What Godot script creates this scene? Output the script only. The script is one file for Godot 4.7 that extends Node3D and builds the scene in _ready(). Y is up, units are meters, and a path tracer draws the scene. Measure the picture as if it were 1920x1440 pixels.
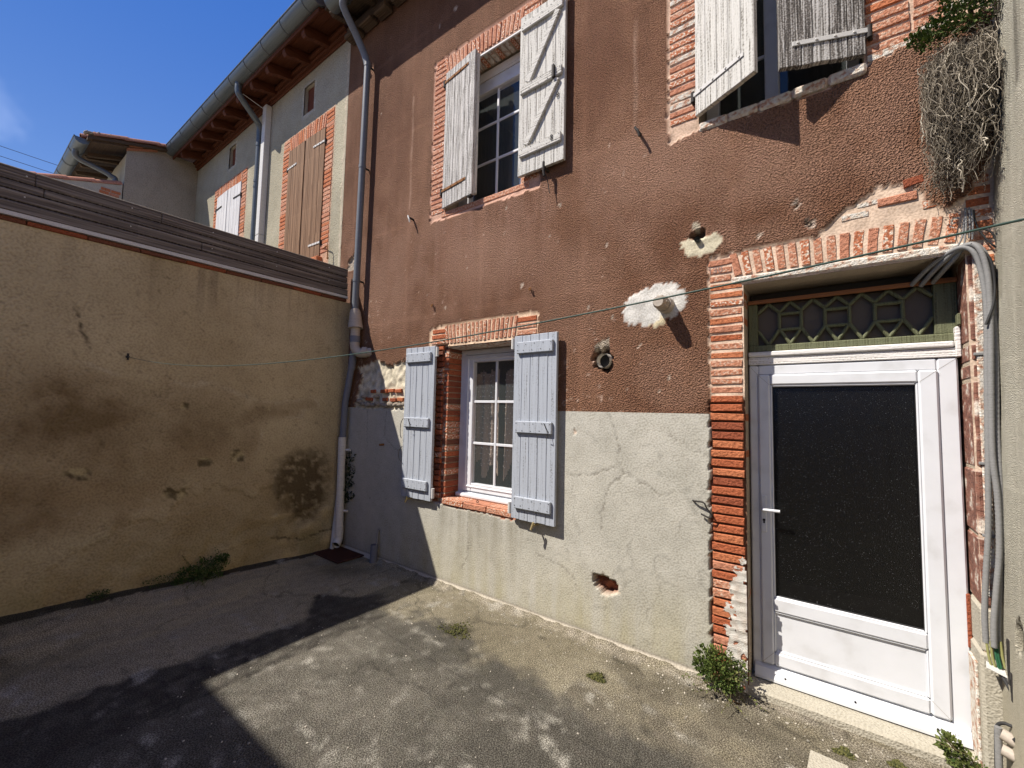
extends Node3D
# A small sunlit courtyard in front of an old rendered brick house. Facade plane is z = 0, x runs along it, the court lies at z > 0.

var rng := RandomNumberGenerator.new()
var M := {}
var nA := FastNoiseLite.new()
var nB := FastNoiseLite.new()
var nC := FastNoiseLite.new()
var sp := Vector3.ZERO
var sc := Color.WHITE
var is_bed := false
var bricks: Array = []
var patches: Array = []
var cracks: Array = []
var nohole: Callable

class MB:
	var v := PackedVector3Array()
	var n := PackedVector3Array()
	var c := PackedColorArray()
	var col := Color.WHITE

	func tri(a: Vector3, b: Vector3, d: Vector3) -> void:
		var q := (b - a).cross(d - a)
		if q.length_squared() < 1e-18:
			return
		q = q.normalized()
		v.append(a); v.append(d); v.append(b)
		for k in 3:
			n.append(q); c.append(col)

	func quad(a: Vector3, b: Vector3, d: Vector3, e: Vector3) -> void:
		tri(a, b, d); tri(a, d, e)

	func out_tri(a: Vector3, b: Vector3, d: Vector3, o: Vector3) -> void:
		if (b - a).cross(d - a).dot((a + b + d) / 3.0 - o) < 0.0:
			tri(a, d, b)
		else:
			tri(a, b, d)

	func out_quad(a: Vector3, b: Vector3, d: Vector3, e: Vector3, o: Vector3) -> void:
		out_tri(a, b, d, o); out_tri(a, d, e, o)

	func box(at: Vector3, size: Vector3, bev := 0.003, turn := Basis()) -> void:
		var h := size * 0.5
		var b: float = min(bev, min(h.x, min(h.y, h.z)) * 0.9)
		var o := at
		var p := func(sx: float, sy: float, sz: float, k: int) -> Vector3:
			var q := Vector3(sx * (h.x - (0.0 if k == 0 else b)), sy * (h.y - (0.0 if k == 1 else b)), sz * (h.z - (0.0 if k == 2 else b)))
			return at + turn * q
		for s in [-1.0, 1.0]:
			out_quad(p.call(s, -1, -1, 0), p.call(s, 1, -1, 0), p.call(s, 1, 1, 0), p.call(s, -1, 1, 0), o)
			out_quad(p.call(-1, s, -1, 1), p.call(1, s, -1, 1), p.call(1, s, 1, 1), p.call(-1, s, 1, 1), o)
			out_quad(p.call(-1, -1, s, 2), p.call(1, -1, s, 2), p.call(1, 1, s, 2), p.call(-1, 1, s, 2), o)
		if b <= 0.0005:
			return
		for s in [-1.0, 1.0]:
			for t in [-1.0, 1.0]:
				out_quad(p.call(s, t, -1, 0), p.call(s, t, 1, 0), p.call(s, t, 1, 1), p.call(s, t, -1, 1), o)
				out_quad(p.call(s, -1, t, 0), p.call(s, 1, t, 0), p.call(s, 1, t, 2), p.call(s, -1, t, 2), o)
				out_quad(p.call(-1, s, t, 1), p.call(1, s, t, 1), p.call(1, s, t, 2), p.call(-1, s, t, 2), o)
				for u in [-1.0, 1.0]:
					out_tri(p.call(s, t, u, 0), p.call(s, t, u, 1), p.call(s, t, u, 2), o)

	# a box given by its two corners
	func bb(a: Vector3, b: Vector3, bev := 0.003) -> void:
		box((a + b) * 0.5, (b - a).abs(), bev)

	func tube(pts: Array, rad, sides := 10, caps := true) -> void:
		var rings := []
		var side := Vector3.ZERO
		for i in pts.size():
			var d: Vector3
			if i == 0:
				d = pts[1] - pts[0]
			elif i == pts.size() - 1:
				d = pts[i] - pts[i - 1]
			else:
				d = (pts[i + 1] - pts[i]).normalized() + (pts[i] - pts[i - 1]).normalized()
			d = d.normalized()
			if side == Vector3.ZERO:
				side = d.cross(Vector3.RIGHT if abs(d.x) < 0.8 else Vector3.UP).normalized()
			side = (side - d * side.dot(d)).normalized()
			var up := d.cross(side)
			var r: float = rad[i] if rad is Array else rad
			var ring := PackedVector3Array()
			var nor := PackedVector3Array()
			for k in sides:
				var a := TAU * k / sides
				var q := side * cos(a) + up * sin(a)
				nor.append(q); ring.append(pts[i] + q * r)
			rings.append([ring, nor, d])
		for i in pts.size() - 1:
			var A: Array = rings[i]
			var B: Array = rings[i + 1]
			for k in sides:
				var l := (k + 1) % sides
				for t in [[A, k], [B, l], [A, l], [A, k], [B, k], [B, l]]:
					v.append(t[0][0][t[1]]); n.append(t[0][1][t[1]]); c.append(col)
		if caps:
			for e in [0, pts.size() - 1]:
				for k in sides:
					var r2: PackedVector3Array = rings[e][0]
					out_tri(pts[e], r2[k], r2[(k + 1) % sides], pts[e] + rings[e][2] * (0.01 if e == 0 else -0.01))

	# profile of (x, y) points pushed along z from z0 to z1
	func prism(poly: PackedVector2Array, z0: float, z1: float, frame := Transform3D()) -> void:
		var idx := Geometry2D.triangulate_polygon(poly)
		var mid := Vector2.ZERO
		for p in poly:
			mid += p / poly.size()
		for k in range(0, idx.size(), 3):
			for z in [z0, z1]:
				var far: Vector3 = frame * Vector3(mid.x, mid.y, (z0 + z1) * 0.5)
				var t := []
				for j in 3:
					t.append(frame * Vector3(poly[idx[k + j]].x, poly[idx[k + j]].y, z))
				var w: Vector3 = frame.basis * Vector3(0, 0, z - (z0 + z1) * 0.5)
				if (t[1] - t[0]).cross(t[2] - t[0]).dot(w) < 0.0:
					tri(t[0], t[2], t[1])
				else:
					tri(t[0], t[1], t[2])
		var cw := Geometry2D.is_polygon_clockwise(poly)
		for k in poly.size():
			var a := poly[k]
			var b := poly[(k + 1) % poly.size()]
			if cw != (z1 < z0):
				var s := a; a = b; b = s
			quad(frame * Vector3(a.x, a.y, z0), frame * Vector3(b.x, b.y, z0), frame * Vector3(b.x, b.y, z1), frame * Vector3(a.x, a.y, z1))

	func leaf(at: Vector3, dir: Vector3, up: Vector3, l: float, w: float) -> void:
		var s := dir.cross(up).normalized() * w * 0.5
		var u := s.cross(dir).normalized() * w * 0.18
		var m := at + dir * l * 0.5
		tri(at, m + s + u, at + dir * l)
		tri(at, at + dir * l, m - s + u)

	func mesh() -> ArrayMesh:
		var a := []
		a.resize(Mesh.ARRAY_MAX)
		a[Mesh.ARRAY_VERTEX] = v
		a[Mesh.ARRAY_NORMAL] = n
		a[Mesh.ARRAY_COLOR] = c
		var m := ArrayMesh.new()
		m.add_surface_from_arrays(Mesh.PRIMITIVE_TRIANGLES, a)
		return m


# ---------------------------------------------------------------- nodes
func obj(called: String, mb: MB, m: Material, parent: Node = self) -> MeshInstance3D:
	return put(called, mb.mesh(), m, parent)


func put(called: String, mesh: Mesh, m: Material, parent: Node = self) -> MeshInstance3D:
	var o := MeshInstance3D.new()
	o.name = called
	o.mesh = mesh
	o.material_override = m
	parent.add_child(o, true)
	return o


func tag(o: Node, label: String, category: String, group := "") -> Node:
	o.set_meta("label", label)
	o.set_meta("category", category)
	if group:
		o.set_meta("group", group)
	return o


func node(called: String, parent: Node, at := Vector3.ZERO, turn := 0.0) -> Node3D:
	var o := Node3D.new()
	o.name = called
	parent.add_child(o, true)
	o.position = at
	o.rotation.y = turn
	return o


func thing(called: String, label: String, category: String, at := Vector3.ZERO, turn := 0.0, group := "") -> Node3D:
	var o := node(called, self, at, turn)
	tag(o, label, category, group)
	return o


func bar(called: String, a: Vector3, b: Vector3, m: Material, parent: Node, bev := 0.003) -> MeshInstance3D:
	var q := MB.new()
	q.bb(a, b, bev)
	return obj(called, q, m, parent)


func pipe(called: String, pts: Array, r, m: Material, parent: Node, sides := 12) -> MeshInstance3D:
	var q := MB.new()
	q.tube(pts, r, sides)
	return obj(called, q, m, parent)


func smooth(pts: Array, per := 5) -> Array:
	var cu := Curve3D.new()
	for i in pts.size():
		var t := Vector3.ZERO
		if i > 0 and i < pts.size() - 1:
			t = (pts[i + 1] - pts[i - 1]) / 6.0
		cu.add_point(pts[i], -t, t)
	var out := []
	for i in pts.size() - 1:
		for k in per:
			out.append(cu.sample(i, float(k) / per))
	out.append(pts[-1])
	return out


func lin(a: float, b: float, cell: float, extra := []) -> PackedFloat32Array:
	var cuts := [a, b]
	for e in extra:
		if e > a and e < b:
			cuts.append(e)
	cuts.sort()
	var out := PackedFloat32Array()
	for i in cuts.size() - 1:
		var k := int(ceil((cuts[i + 1] - cuts[i]) / cell))
		for j in k:
			out.append(lerp(float(cuts[i]), float(cuts[i + 1]), float(j) / k))
	out.append(b)
	return out


# A surface on a grid: fn(u, v) leaves the point in sp and its linear base colour in sc.
func sheet(called: String, us: PackedFloat32Array, vs: PackedFloat32Array, fn: Callable, hole: Callable, m: Material, parent: Node, flip := false, bed := "", bed_m: Material = null) -> MeshInstance3D:
	var nu := us.size()
	var nv := vs.size()
	var P := PackedVector3Array()
	var C := PackedColorArray()
	var B := PackedByteArray()
	P.resize(nu * nv)
	C.resize(nu * nv)
	B.resize(nu * nv)
	for j in nv:
		for i in nu:
			is_bed = false
			fn.call(us[i], vs[j])
			B[j * nu + i] = 1 if is_bed else 0
			P[j * nu + i] = sp
			C[j * nu + i] = sc
	var N := PackedVector3Array()
	N.resize(nu * nv)
	var sg := -1.0 if flip else 1.0
	for j in nv:
		for i in nu:
			var du := P[j * nu + mini(i + 1, nu - 1)] - P[j * nu + maxi(i - 1, 0)]
			var dv := P[mini(j + 1, nv - 1) * nu + i] - P[maxi(j - 1, 0) * nu + i]
			N[j * nu + i] = du.cross(dv).normalized() * sg
	var I := PackedInt32Array()
	var J := PackedInt32Array()
	var test := hole.is_valid()
	for j in nv - 1:
		for i in nu - 1:
			if test and hole.call((us[i] + us[i + 1]) * 0.5, (vs[j] + vs[j + 1]) * 0.5):
				continue
			var k := j * nu + i
			var q := PackedInt32Array([k, k + 1, k + nu + 1, k, k + nu + 1, k + nu]) if flip else PackedInt32Array([k, k + nu + 1, k + 1, k, k + nu, k + nu + 1])
			if bed and B[k] + B[k + 1] + B[k + nu] + B[k + nu + 1] > 1:
				J.append_array(q)
			else:
				I.append_array(q)
	var a := []
	a.resize(Mesh.ARRAY_MAX)
	a[Mesh.ARRAY_VERTEX] = P
	a[Mesh.ARRAY_NORMAL] = N
	a[Mesh.ARRAY_COLOR] = C
	if J.size():
		a[Mesh.ARRAY_INDEX] = J
		var jm := ArrayMesh.new()
		jm.add_surface_from_arrays(Mesh.PRIMITIVE_TRIANGLES, a)
		put(bed, jm, bed_m, parent)
	a[Mesh.ARRAY_INDEX] = I
	var am := ArrayMesh.new()
	am.add_surface_from_arrays(Mesh.PRIMITIVE_TRIANGLES, a)
	return put(called, am, m, parent)


# ---------------------------------------------------------------- materials
func L(r: float, g: float, b: float) -> Color:
	return Color(r, g, b)


func noise_bytes(s: int, freq: float, w: int, h: int, oct := 3, kind := FastNoiseLite.TYPE_SIMPLEX_SMOOTH, cell := 0) -> PackedByteArray:
	var f := FastNoiseLite.new()
	f.seed = s
	f.frequency = freq
	f.noise_type = kind
	f.fractal_octaves = oct
	if oct <= 1:
		f.fractal_type = FastNoiseLite.FRACTAL_NONE
	if kind == FastNoiseLite.TYPE_CELLULAR:
		f.cellular_return_type = cell as FastNoiseLite.CellularReturnType
	var im := f.get_seamless_image(w, h)
	im.convert(Image.FORMAT_L8)
	return im.get_data()


# noise stretched along the picture's height (k times) or width
func streak_bytes(s: int, freq: float, size: int, k: int, upright: bool, oct := 3) -> PackedByteArray:
	var f := FastNoiseLite.new()
	f.seed = s
	f.frequency = freq
	f.fractal_octaves = oct
	var im := f.get_seamless_image(size if upright else size / k, size / k if upright else size)
	im.convert(Image.FORMAT_L8)
	im.resize(size, size, Image.INTERPOLATE_CUBIC)
	return im.get_data()


func tex_l8(d: PackedByteArray, w: int) -> ImageTexture:
	return ImageTexture.create_from_image(Image.create_from_data(w, w, false, Image.FORMAT_L8, d))


func tex_rgb(d: PackedByteArray, w: int) -> ImageTexture:
	return ImageTexture.create_from_image(Image.create_from_data(w, w, false, Image.FORMAT_RGB8, d))


func ramp_rgb(d: PackedByteArray, stops: Array, w: int) -> ImageTexture:
	# stops: [position 0..1, linear colour]; written as sRGB
	var table := []
	for i in 256:
		var t := i / 255.0
		var c: Color = stops[-1][1]
		for k in stops.size():
			if t <= stops[k][0]:
				if k == 0:
					c = stops[0][1]
				else:
					c = stops[k - 1][1].lerp(stops[k][1], (t - stops[k - 1][0]) / (stops[k][0] - stops[k - 1][0]))
				break
		c = c.linear_to_srgb()
		table.append([int(clamp(c.r, 0, 1) * 255), int(clamp(c.g, 0, 1) * 255), int(clamp(c.b, 0, 1) * 255)])
	var o := PackedByteArray()
	o.resize(w * w * 3)
	for i in w * w:
		var q: Array = table[d[i]]
		o[i * 3] = q[0]; o[i * 3 + 1] = q[1]; o[i * 3 + 2] = q[2]
	return tex_rgb(o, w)


func blend_bytes(a: PackedByteArray, b: PackedByteArray, t: float) -> PackedByteArray:
	var o := PackedByteArray()
	o.resize(a.size())
	var s := 1.0 - t
	for i in a.size():
		o[i] = int(a[i] * s + b[i] * t)
	return o


# half-and-half blend stretched about the middle, so that contrast is not lost
func sharpen(a: PackedByteArray, gain: float, mid := 128.0) -> PackedByteArray:
	var table := PackedByteArray()
	table.resize(256)
	for i in 256:
		table[i] = int(clamp((i - mid) * gain + 128.0, 0, 255))
	var o := PackedByteArray()
	o.resize(a.size())
	for i in a.size():
		o[i] = table[a[i]]
	return o


func mat(called: String, c: Color, rough := 0.9, tex: Texture2D = null, bump: Texture2D = null, relief := 0.3, tile := 1.0, vc := false, metal := 0.0, world := true) -> StandardMaterial3D:
	var m := StandardMaterial3D.new()
	m.resource_name = called
	m.albedo_color = c.linear_to_srgb()
	m.roughness = rough
	m.metallic = metal
	m.vertex_color_use_as_albedo = vc
	m.metallic_specular = 0.35
	if tex or bump:
		m.uv1_triplanar = true
		m.uv1_world_triplanar = world
		m.uv1_scale = Vector3.ONE / tile
		m.uv1_triplanar_sharpness = 8.0
	if tex:
		m.albedo_texture = tex
	if bump:
		m.heightmap_enabled = true
		m.heightmap_texture = bump
		m.heightmap_scale = relief
	M[called] = m
	return m


func materials() -> void:
	var W := 1024
	# stucco: coarse scraped grain, about 2 cm
	var s1 := noise_bytes(11, 0.068, W, W, 2)
	var s2 := noise_bytes(12, 0.11, W, W, 2)
	var sh := sharpen(blend_bytes(s1, s2, 0.4), 1.7)
	var stucco_h := tex_l8(sh, W)
	var stucco_c := ramp_rgb(sh, [[0.0, L(.42, .39, .37)], [0.3, L(.66, .64, .63)], [0.55, L(.84, .84, .84)], [0.85, L(1, 1, 1)], [1.0, L(1, 1, 1)]], W)
	mat("stucco", L(1, 1, 1), 0.95, stucco_c, stucco_h, 1.9, 1.15, true)
	# smooth cement render
	var p1 := noise_bytes(21, 0.14, 512, 512, 3)
	var p2 := noise_bytes(22, 0.02, 512, 512, 4)
	var ph := sharpen(blend_bytes(p1, p2, 0.22), 1.5)
	var plaster_h := tex_l8(ph, 512)
	var plaster_c := ramp_rgb(ph, [[0.0, L(.62, .605, .575)], [0.3, L(.8, .79, .775)], [0.6, L(.92, .92, .915)], [1.0, L(1, 1, 1)]], 512)
	mat("plaster", L(1, 1, 1), 0.95, plaster_c, plaster_h, 0.16, 1.3, true)
	mat("lime_wall", L(1, 1, 1), 0.97, plaster_c, plaster_h, 0.5, 1.9, true)
	mat("plaster_plain", L(.46, .43, .35), 0.95, plaster_c, plaster_h, 0.4, 1.1)
	mat("cream", L(.7, .58, .41), 0.95, plaster_c, plaster_h, 0.4, 1.1)  # kept bright so the added house bounces more light
	mat("rough_cast", L(1, 1, 1), 0.97, plaster_c, stucco_h, 1.0, 0.6, true)
	mat("render_far", L(1, 1, 1), 0.95, plaster_c, plaster_h, 0.6, 2.2, true)
	# ground: worn concrete with pale grit
	var g1 := noise_bytes(31, 0.11, W, W, 4)
	var g2 := noise_bytes(32, 0.19, W, W, 1)
	var g3 := noise_bytes(33, 0.012, W, W, 4)
	var gg := PackedByteArray()
	gg.resize(W * W)
	for i in W * W:
		var t := 1.45 * (g1[i] - 128) + 0.2 * (g3[i] - 128) + 106.0
		if g2[i] > 218:
			t += (g2[i] - 218) * 3.4
		elif g2[i] < 46:
			t -= (46 - g2[i]) * 1.6
		gg[i] = int(clamp(t, 0.0, 255.0))
	var ground_c := ramp_rgb(gg, [[0.0, L(.2, .19, .17)], [0.3, L(.4, .39, .37)], [0.5, L(.58, .57, .55)], [0.72, L(.9, .9, .87)], [1.0, L(1.0, 1.0, .98)]], W)
	mat("concrete", L(1, 1, 1), 0.95, ground_c, tex_l8(gg, W), 0.45, 1.25, true)
	# brick
	var b1 := noise_bytes(41, 0.035, 512, 512, 4)
	var b2 := noise_bytes(42, 0.16, 512, 512, 2)
	var bh := sharpen(blend_bytes(b1, b2, 0.35), 1.5)
	var brick_h := tex_l8(bh, 512)
	var brick_c := ramp_rgb(bh, [[0.0, L(.5, .42, .38)], [0.3, L(.8, .76, .74)], [0.6, L(.95, .95, .95)], [1.0, L(1, 1, 1)]], 512)
	mat("brick_red", L(.45, .135, .06), 0.95, brick_c, brick_h, 0.7, 0.45)
	mat("brick_orange", L(.52, .185, .085), 0.95, brick_c, brick_h, 0.7, 0.5)
	mat("brick_dark", L(.34, .1, .05), 0.95, brick_c, brick_h, 0.9, 0.4)
	mat("brick_pink", L(.52, .235, .145), 0.95, brick_c, brick_h, 0.7, 0.55)
	mat("brick_brown", L(.2, .08, .05), 0.95, brick_c, brick_h, 0.7, 0.4)
	var w1 := noise_bytes(43, 0.028, 512, 512, 4)
	var wash_c := ramp_rgb(sharpen(w1, 2.2, 128), [[0.0, L(.45, .15, .07)], [0.45, L(.5, .2, .11)], [0.66, L(.56, .29, .19)], [0.8, L(.68, .5, .38)], [1.0, L(.76, .66, .54)]], 512)
	mat("brick_washed", L(1, 1, 1), 0.95, wash_c, brick_h, 0.7, 0.37)
	mat("brick_faded", L(.95, .95, .95), 0.95, ramp_rgb(sharpen(w1, 2.0, 128), [[0.0, L(.48, .2, .115)], [0.5, L(.53, .25, .155)], [0.8, L(.6, .35, .24)], [1.0, L(.68, .48, .36)]], 512), brick_h, 0.7, 0.41)
	var w2 := noise_bytes(44, 0.011, 512, 512, 5)
	mat("limed", L(1, 1, 1), 0.95, ramp_rgb(sharpen(w2, 2.0, 115), [[0.0, L(.5, .27, .18)], [0.25, L(.6, .43, .33)], [0.45, L(.7, .61, .5)], [1.0, L(.78, .74, .66)]], 512), brick_h, 1.0, 0.3)
	mat("vent_board", L(.14, .045, .025), 0.9, brick_c, null, 0.0, 0.5)
	mat("lime_smear", L(1, 1, 1), 0.95, plaster_c, plaster_h, 0.5, 0.5, true)
	mat("mortar", L(.6, .5, .38), 0.97, plaster_c, plaster_h, 0.8, 0.5)
	mat("mortar_dark", L(.16, .085, .055), 0.97, plaster_c, plaster_h, 0.8, 0.5)
	mat("brown_jamb", L(1, 1, 1), 0.9, ramp_rgb(sharpen(w2, 1.7, 128), [[0.0, L(.16, .075, .055)], [0.6, L(.25, .115, .08)], [0.8, L(.36, .23, .18)], [1.0, L(.6, .53, .45)]], 512), brick_h, 0.5, 0.6)
	mat("tile", L(.42, .18, .1), 0.9, brick_c, brick_h, 0.8, 0.6)
	mat("stone", L(.42, .37, .3), 0.95, brick_c, brick_h, 1.2, 0.3)
	# wood, streaks upright or level
	for up in [true, false]:
		var e := "" if up else "_level"
		var k1 := streak_bytes(51, 0.09, 512, 128, up, 3)
		var k2 := streak_bytes(52, 0.06, 512, 32, up, 4)
		var k3 := noise_bytes(53, 0.06, 512, 512, 3)
		var grain := sharpen(blend_bytes(k1, k2, 0.4), 1.5)
		var gt := tex_l8(grain, 512)
		var peel := sharpen(blend_bytes(blend_bytes(k1, k2, 0.5), k3, 0.28), 2.4)
		var pt := tex_l8(peel, 512)
		mat("wood_white" + e, L(1.0, .99, .96), 0.85, ramp_rgb(peel, [[0.0, L(.13, .12, .1)], [0.16, L(.26, .25, .225)], [0.31, L(.43, .42, .395)], [0.5, L(.53, .525, .5)], [1.0, L(.6, .595, .57)]], 512), pt, 0.12, 0.55, false, 0.0, false)
		mat("wood_peeling" + e, L(1, 1, 1), 0.9, ramp_rgb(peel, [[0.0, L(.08, .072, .062)], [0.28, L(.19, .18, .162)], [0.45, L(.36, .345, .32)], [0.6, L(.5, .485, .46)], [1.0, L(.6, .585, .56)]], 512), pt, 0.2, 0.5, false, 0.0, false)
		mat("wood_bare" + e, L(1, 1, 1), 0.9, ramp_rgb(peel, [[0.0, L(.035, .032, .028)], [0.4, L(.11, .1, .09)], [0.6, L(.24, .22, .2)], [0.75, L(.4, .39, .37)], [1.0, L(.55, .54, .515)]], 512), pt, 0.25, 0.45, false, 0.0, false)
		if up:
			mat("wood_brown", L(.82, .78, .74), 0.8, ramp_rgb(grain, [[0.0, L(.085, .045, .024)], [0.4, L(.19, .11, .062)], [0.7, L(.28, .17, .1)], [1.0, L(.36, .24, .15)]], 512), gt, 0.3, 0.8, false, 0.0, false)
			mat("grey_paint", L(.40, .435, .485), 0.62, ramp_rgb(peel, [[0.0, L(.42, .4, .37)], [0.1, L(.7, .69, .68)], [0.25, L(.88, .88, .88)], [0.6, L(.96, .96, .96)], [1.0, L(1, 1, 1)]], 512), gt, 0.12, 0.6, false, 0.0, false)
			mat("wood_silver", L(1, 1, 1), 0.9, ramp_rgb(grain, [[0.0, L(.3, .29, .28)], [0.5, L(.55, .55, .55)], [1.0, L(.68, .68, .69)]], 512), gt, 0.3, 0.8, false, 0.0, false)
			mat("green_paint", L(.15, .16, .09), 0.75, ramp_rgb(peel, [[0.0, L(.5, .45, .4)], [0.3, L(.85, .85, .85)], [1.0, L(1, 1, 1)]], 512), pt, 0.25, 0.4, false, 0.0, false)
		else:
			mat("wood_deck", L(1, 1, 1), 0.92, ramp_rgb(grain, [[0.0, L(.04, .034, .028)], [0.4, L(.12, .1, .085)], [0.7, L(.19, .165, .14)], [1.0, L(.29, .255, .215)]], 512), gt, 0.6, 1.1, false, 0.0, true)
			mat("wood_soffit", L(.1, .03, .012), 0.7, ramp_rgb(grain, [[0.0, L(.5, .5, .5)], [0.5, L(.85, .85, .85)], [1.0, L(1, 1, 1)]], 512), gt, 0.2, 0.9, false, 0.0, true)
			mat("wood_old", L(.1, .068, .045), 0.95, ramp_rgb(grain, [[0.0, L(.4, .4, .4)], [0.5, L(.8, .8, .8)], [1.0, L(1, 1, 1)]], 512), gt, 0.8, 0.7, false, 0.0, true)
			mat("white_old", L(.74, .72, .69), 0.7, ramp_rgb(peel, [[0.0, L(.5, .45, .4)], [0.12, L(.8, .78, .75)], [0.3, L(.97, .97, .97)], [1.0, L(1, 1, 1)]], 512), pt, 0.2, 0.5, false, 0.0, true)
			mat("orange_strip", L(.3, .12, .045), 0.6, ramp_rgb(grain, [[0.0, L(.7, .7, .7)], [1.0, L(1, 1, 1)]], 512), null, 0.0, 0.4, false, 0.0, true)
			# zinc and dull plastics share the level streaks
			var zc := ramp_rgb(blend_bytes(k3, k2, 0.5), [[0.0, L(.6, .6, .6)], [0.5, L(.85, .85, .85)], [1.0, L(1, 1, 1)]], 512)
			mat("zinc", L(.135, .155, .165), 0.38, zc, null, 0.0, 0.7, false, 0.35, true)
			mat("pipe_grey", L(.17, .185, .205), 0.45, zc, null, 0.0, 0.6, false, 0.0, true)
			mat("pipe_bluegrey", L(.19, .2, .24), 0.6, zc, null, 0.0, 0.3, false, 0.0, true)
			mat("pipe_white", L(.74, .7, .63), 0.5, zc, null, 0.0, 0.5, false, 0.0, true)
			mat("pipe_beige", L(.5, .44, .37), 0.6, zc, null, 0.0, 0.5, false, 0.0, true)
			mat("conduit", L(.27, .27, .265), 0.6, zc, null, 0.0, 0.4, false, 0.0, true)
			mat("iron", L(.05, .045, .042), 0.7, zc, null, 0.0, 0.2, false, 0.3, true)
			mat("rust", L(.26, .12, .045), 0.85, zc, null, 0.0, 0.1, false, 0.1, true)
			mat("white_metal", L(.66, .65, .62), 0.55, zc, null, 0.0, 0.3, false, 0.0, true)
			mat("grate", L(.07, .028, .02), 0.8, zc, null, 0.0, 0.2, false, 0.2, true)
	mat("pvc", L(.69, .71, .74), 0.32, ramp_rgb(w2, [[0.0, L(.82, .81, .79)], [0.4, L(.95, .95, .945)], [1.0, L(1, 1, 1)]], 512), null, 0.0, 1.4)
	mat("pvc_seal", L(.03, .03, .03), 0.6)
	mat("black", L(.02, .02, .02), 0.8)
	mat("print_faded", L(.3, .2, .17), 0.9)
	mat("grime", L(.33, .31, .27), 0.9)
	mat("print", L(.05, .05, .05), 0.6)
	mat("cable_black", L(.035, .035, .035), 0.6)
	mat("line_green", L(.045, .08, .066), 0.5)
	mat("wire_yellow", L(.3, .3, .12), 0.5)
	mat("wire_green", L(.03, .12, .06), 0.5)
	mat("brass", L(.45, .36, .18), 0.5, null, null, 0, 1, false, 0.4)
	mat("room", L(.06, .055, .05), 0.95)
	mat("room_wall", L(.2, .18, .16), 0.95)
	mat("curtain", L(.22, .165, .13), 0.9)
	M.curtain.backlight_enabled = true
	M.curtain.backlight = Color(.25, .2, .17)
	mat("curtain_dot", L(.6, .57, .53), 0.9)
	mat("curtain_blue", L(.3, .36, .46), 0.9)
	mat("foliage", L(1, 1, 1), 0.7, null, null, 0, 1, true)
	M.foliage.backlight_enabled = true
	M.foliage.backlight = Color(.3, .34, .16)
	mat("twig", L(1, 1, 1), 0.95, null, null, 0, 1, true)
	var g := StandardMaterial3D.new()
	g.resource_name = "glass"
	g.transparency = BaseMaterial3D.TRANSPARENCY_ALPHA
	g.albedo_color = Color(.8, .85, .85, 0.06)
	g.roughness = 0.02
	M.glass = g
	var fg := StandardMaterial3D.new()
	fg.resource_name = "pebbled_glass"
	fg.transparency = BaseMaterial3D.TRANSPARENCY_ALPHA
	fg.albedo_color = Color(.06, .06, .06, 0.86)
	fg.roughness = 0.22
	fg.uv1_triplanar = true
	fg.uv1_world_triplanar = true
	fg.uv1_scale = Vector3.ONE / 0.5
	fg.heightmap_enabled = true
	fg.heightmap_texture = tex_l8(noise_bytes(61, 0.1, 512, 512, 2), 512)
	fg.heightmap_scale = 0.12
	M.frosted = fg
	mat("glint_speck", L(.34, .34, .35), 0.3)  # pale colour stands in for sun glints on the door glass
	M.glint_speck.metallic_specular = 0.6
	var tg := fg.duplicate()
	tg.resource_name = "obscured_glass"
	tg.albedo_color = Color(.42, .38, .34, 0.8)
	tg.metallic_specular = 0.25
	tg.roughness = 0.4
	M.obscured = tg


func brick_meshes() -> void:
	# rough unit bricks, front towards +z
	for k in 8:
		var m := MB.new()
		var o := Vector3.ZERO
		var j := func(x: float, y: float, z: float, e: float) -> Vector3:
			return Vector3(x + rng.randf_range(-e, e) * 0.16, y + rng.randf_range(-e, e), z + rng.randf_range(-e, e) * 0.1)
		var f := []
		var r := []
		var b := []
		for s in [[-1, -1], [1, -1], [1, 1], [-1, 1]]:
			f.append(j.call(s[0] * 0.483, s[1] * 0.40, 0.5, 0.05))
			r.append(j.call(s[0] * 0.497, s[1] * 0.485, 0.44, 0.03))
			b.append(Vector3(s[0] * 0.5, s[1] * 0.5, -0.5))
		# a middle pair keeps long edges from being ruled straight
		var f0: Vector3 = j.call(0.0, -0.40, 0.5, 0.06)
		var f1: Vector3 = j.call(0.0, 0.40, 0.5, 0.06)
		m.out_quad(f[0], f0, f1, f[3], o)
		m.out_quad(f0, f[1], f[2], f1, o)
		for i in 4:
			var l := (i + 1) % 4
			if i == 0:
				m.out_tri(r[0], f0, f[0], o); m.out_tri(r[0], r[1], f0, o); m.out_tri(r[1], f[1], f0, o)
			elif i == 2:
				m.out_tri(r[2], f1, f[2], o); m.out_tri(r[2], r[3], f1, o); m.out_tri(r[3], f[3], f1, o)
			else:
				m.out_quad(r[i], r[l], f[l], f[i], o)
			m.out_quad(b[i], b[l], r[l], r[i], o)
		bricks.append(m.mesh())


const KINDS := {
	"raw": ["brick_red", "brick_orange", "brick_red", "brick_orange", "brick_dark"],
	"mixed": ["brick_orange", "brick_faded", "brick_washed", "brick_red", "brick_pink"],
	"washed": ["brick_washed", "brick_faded", "brick_washed", "brick_pink", "limed"],
	"faded": ["brick_faded", "brick_pink", "brick_faded", "brick_washed"],
	"limed": ["limed"],
	"far": ["brick_orange", "brick_pink", "brick_orange", "brick_faded"],
	"dark": ["brick_dark", "brick_brown", "brick_red", "brick_dark", "brick_washed"],
	"jamb": ["brown_jamb"],
}


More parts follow.
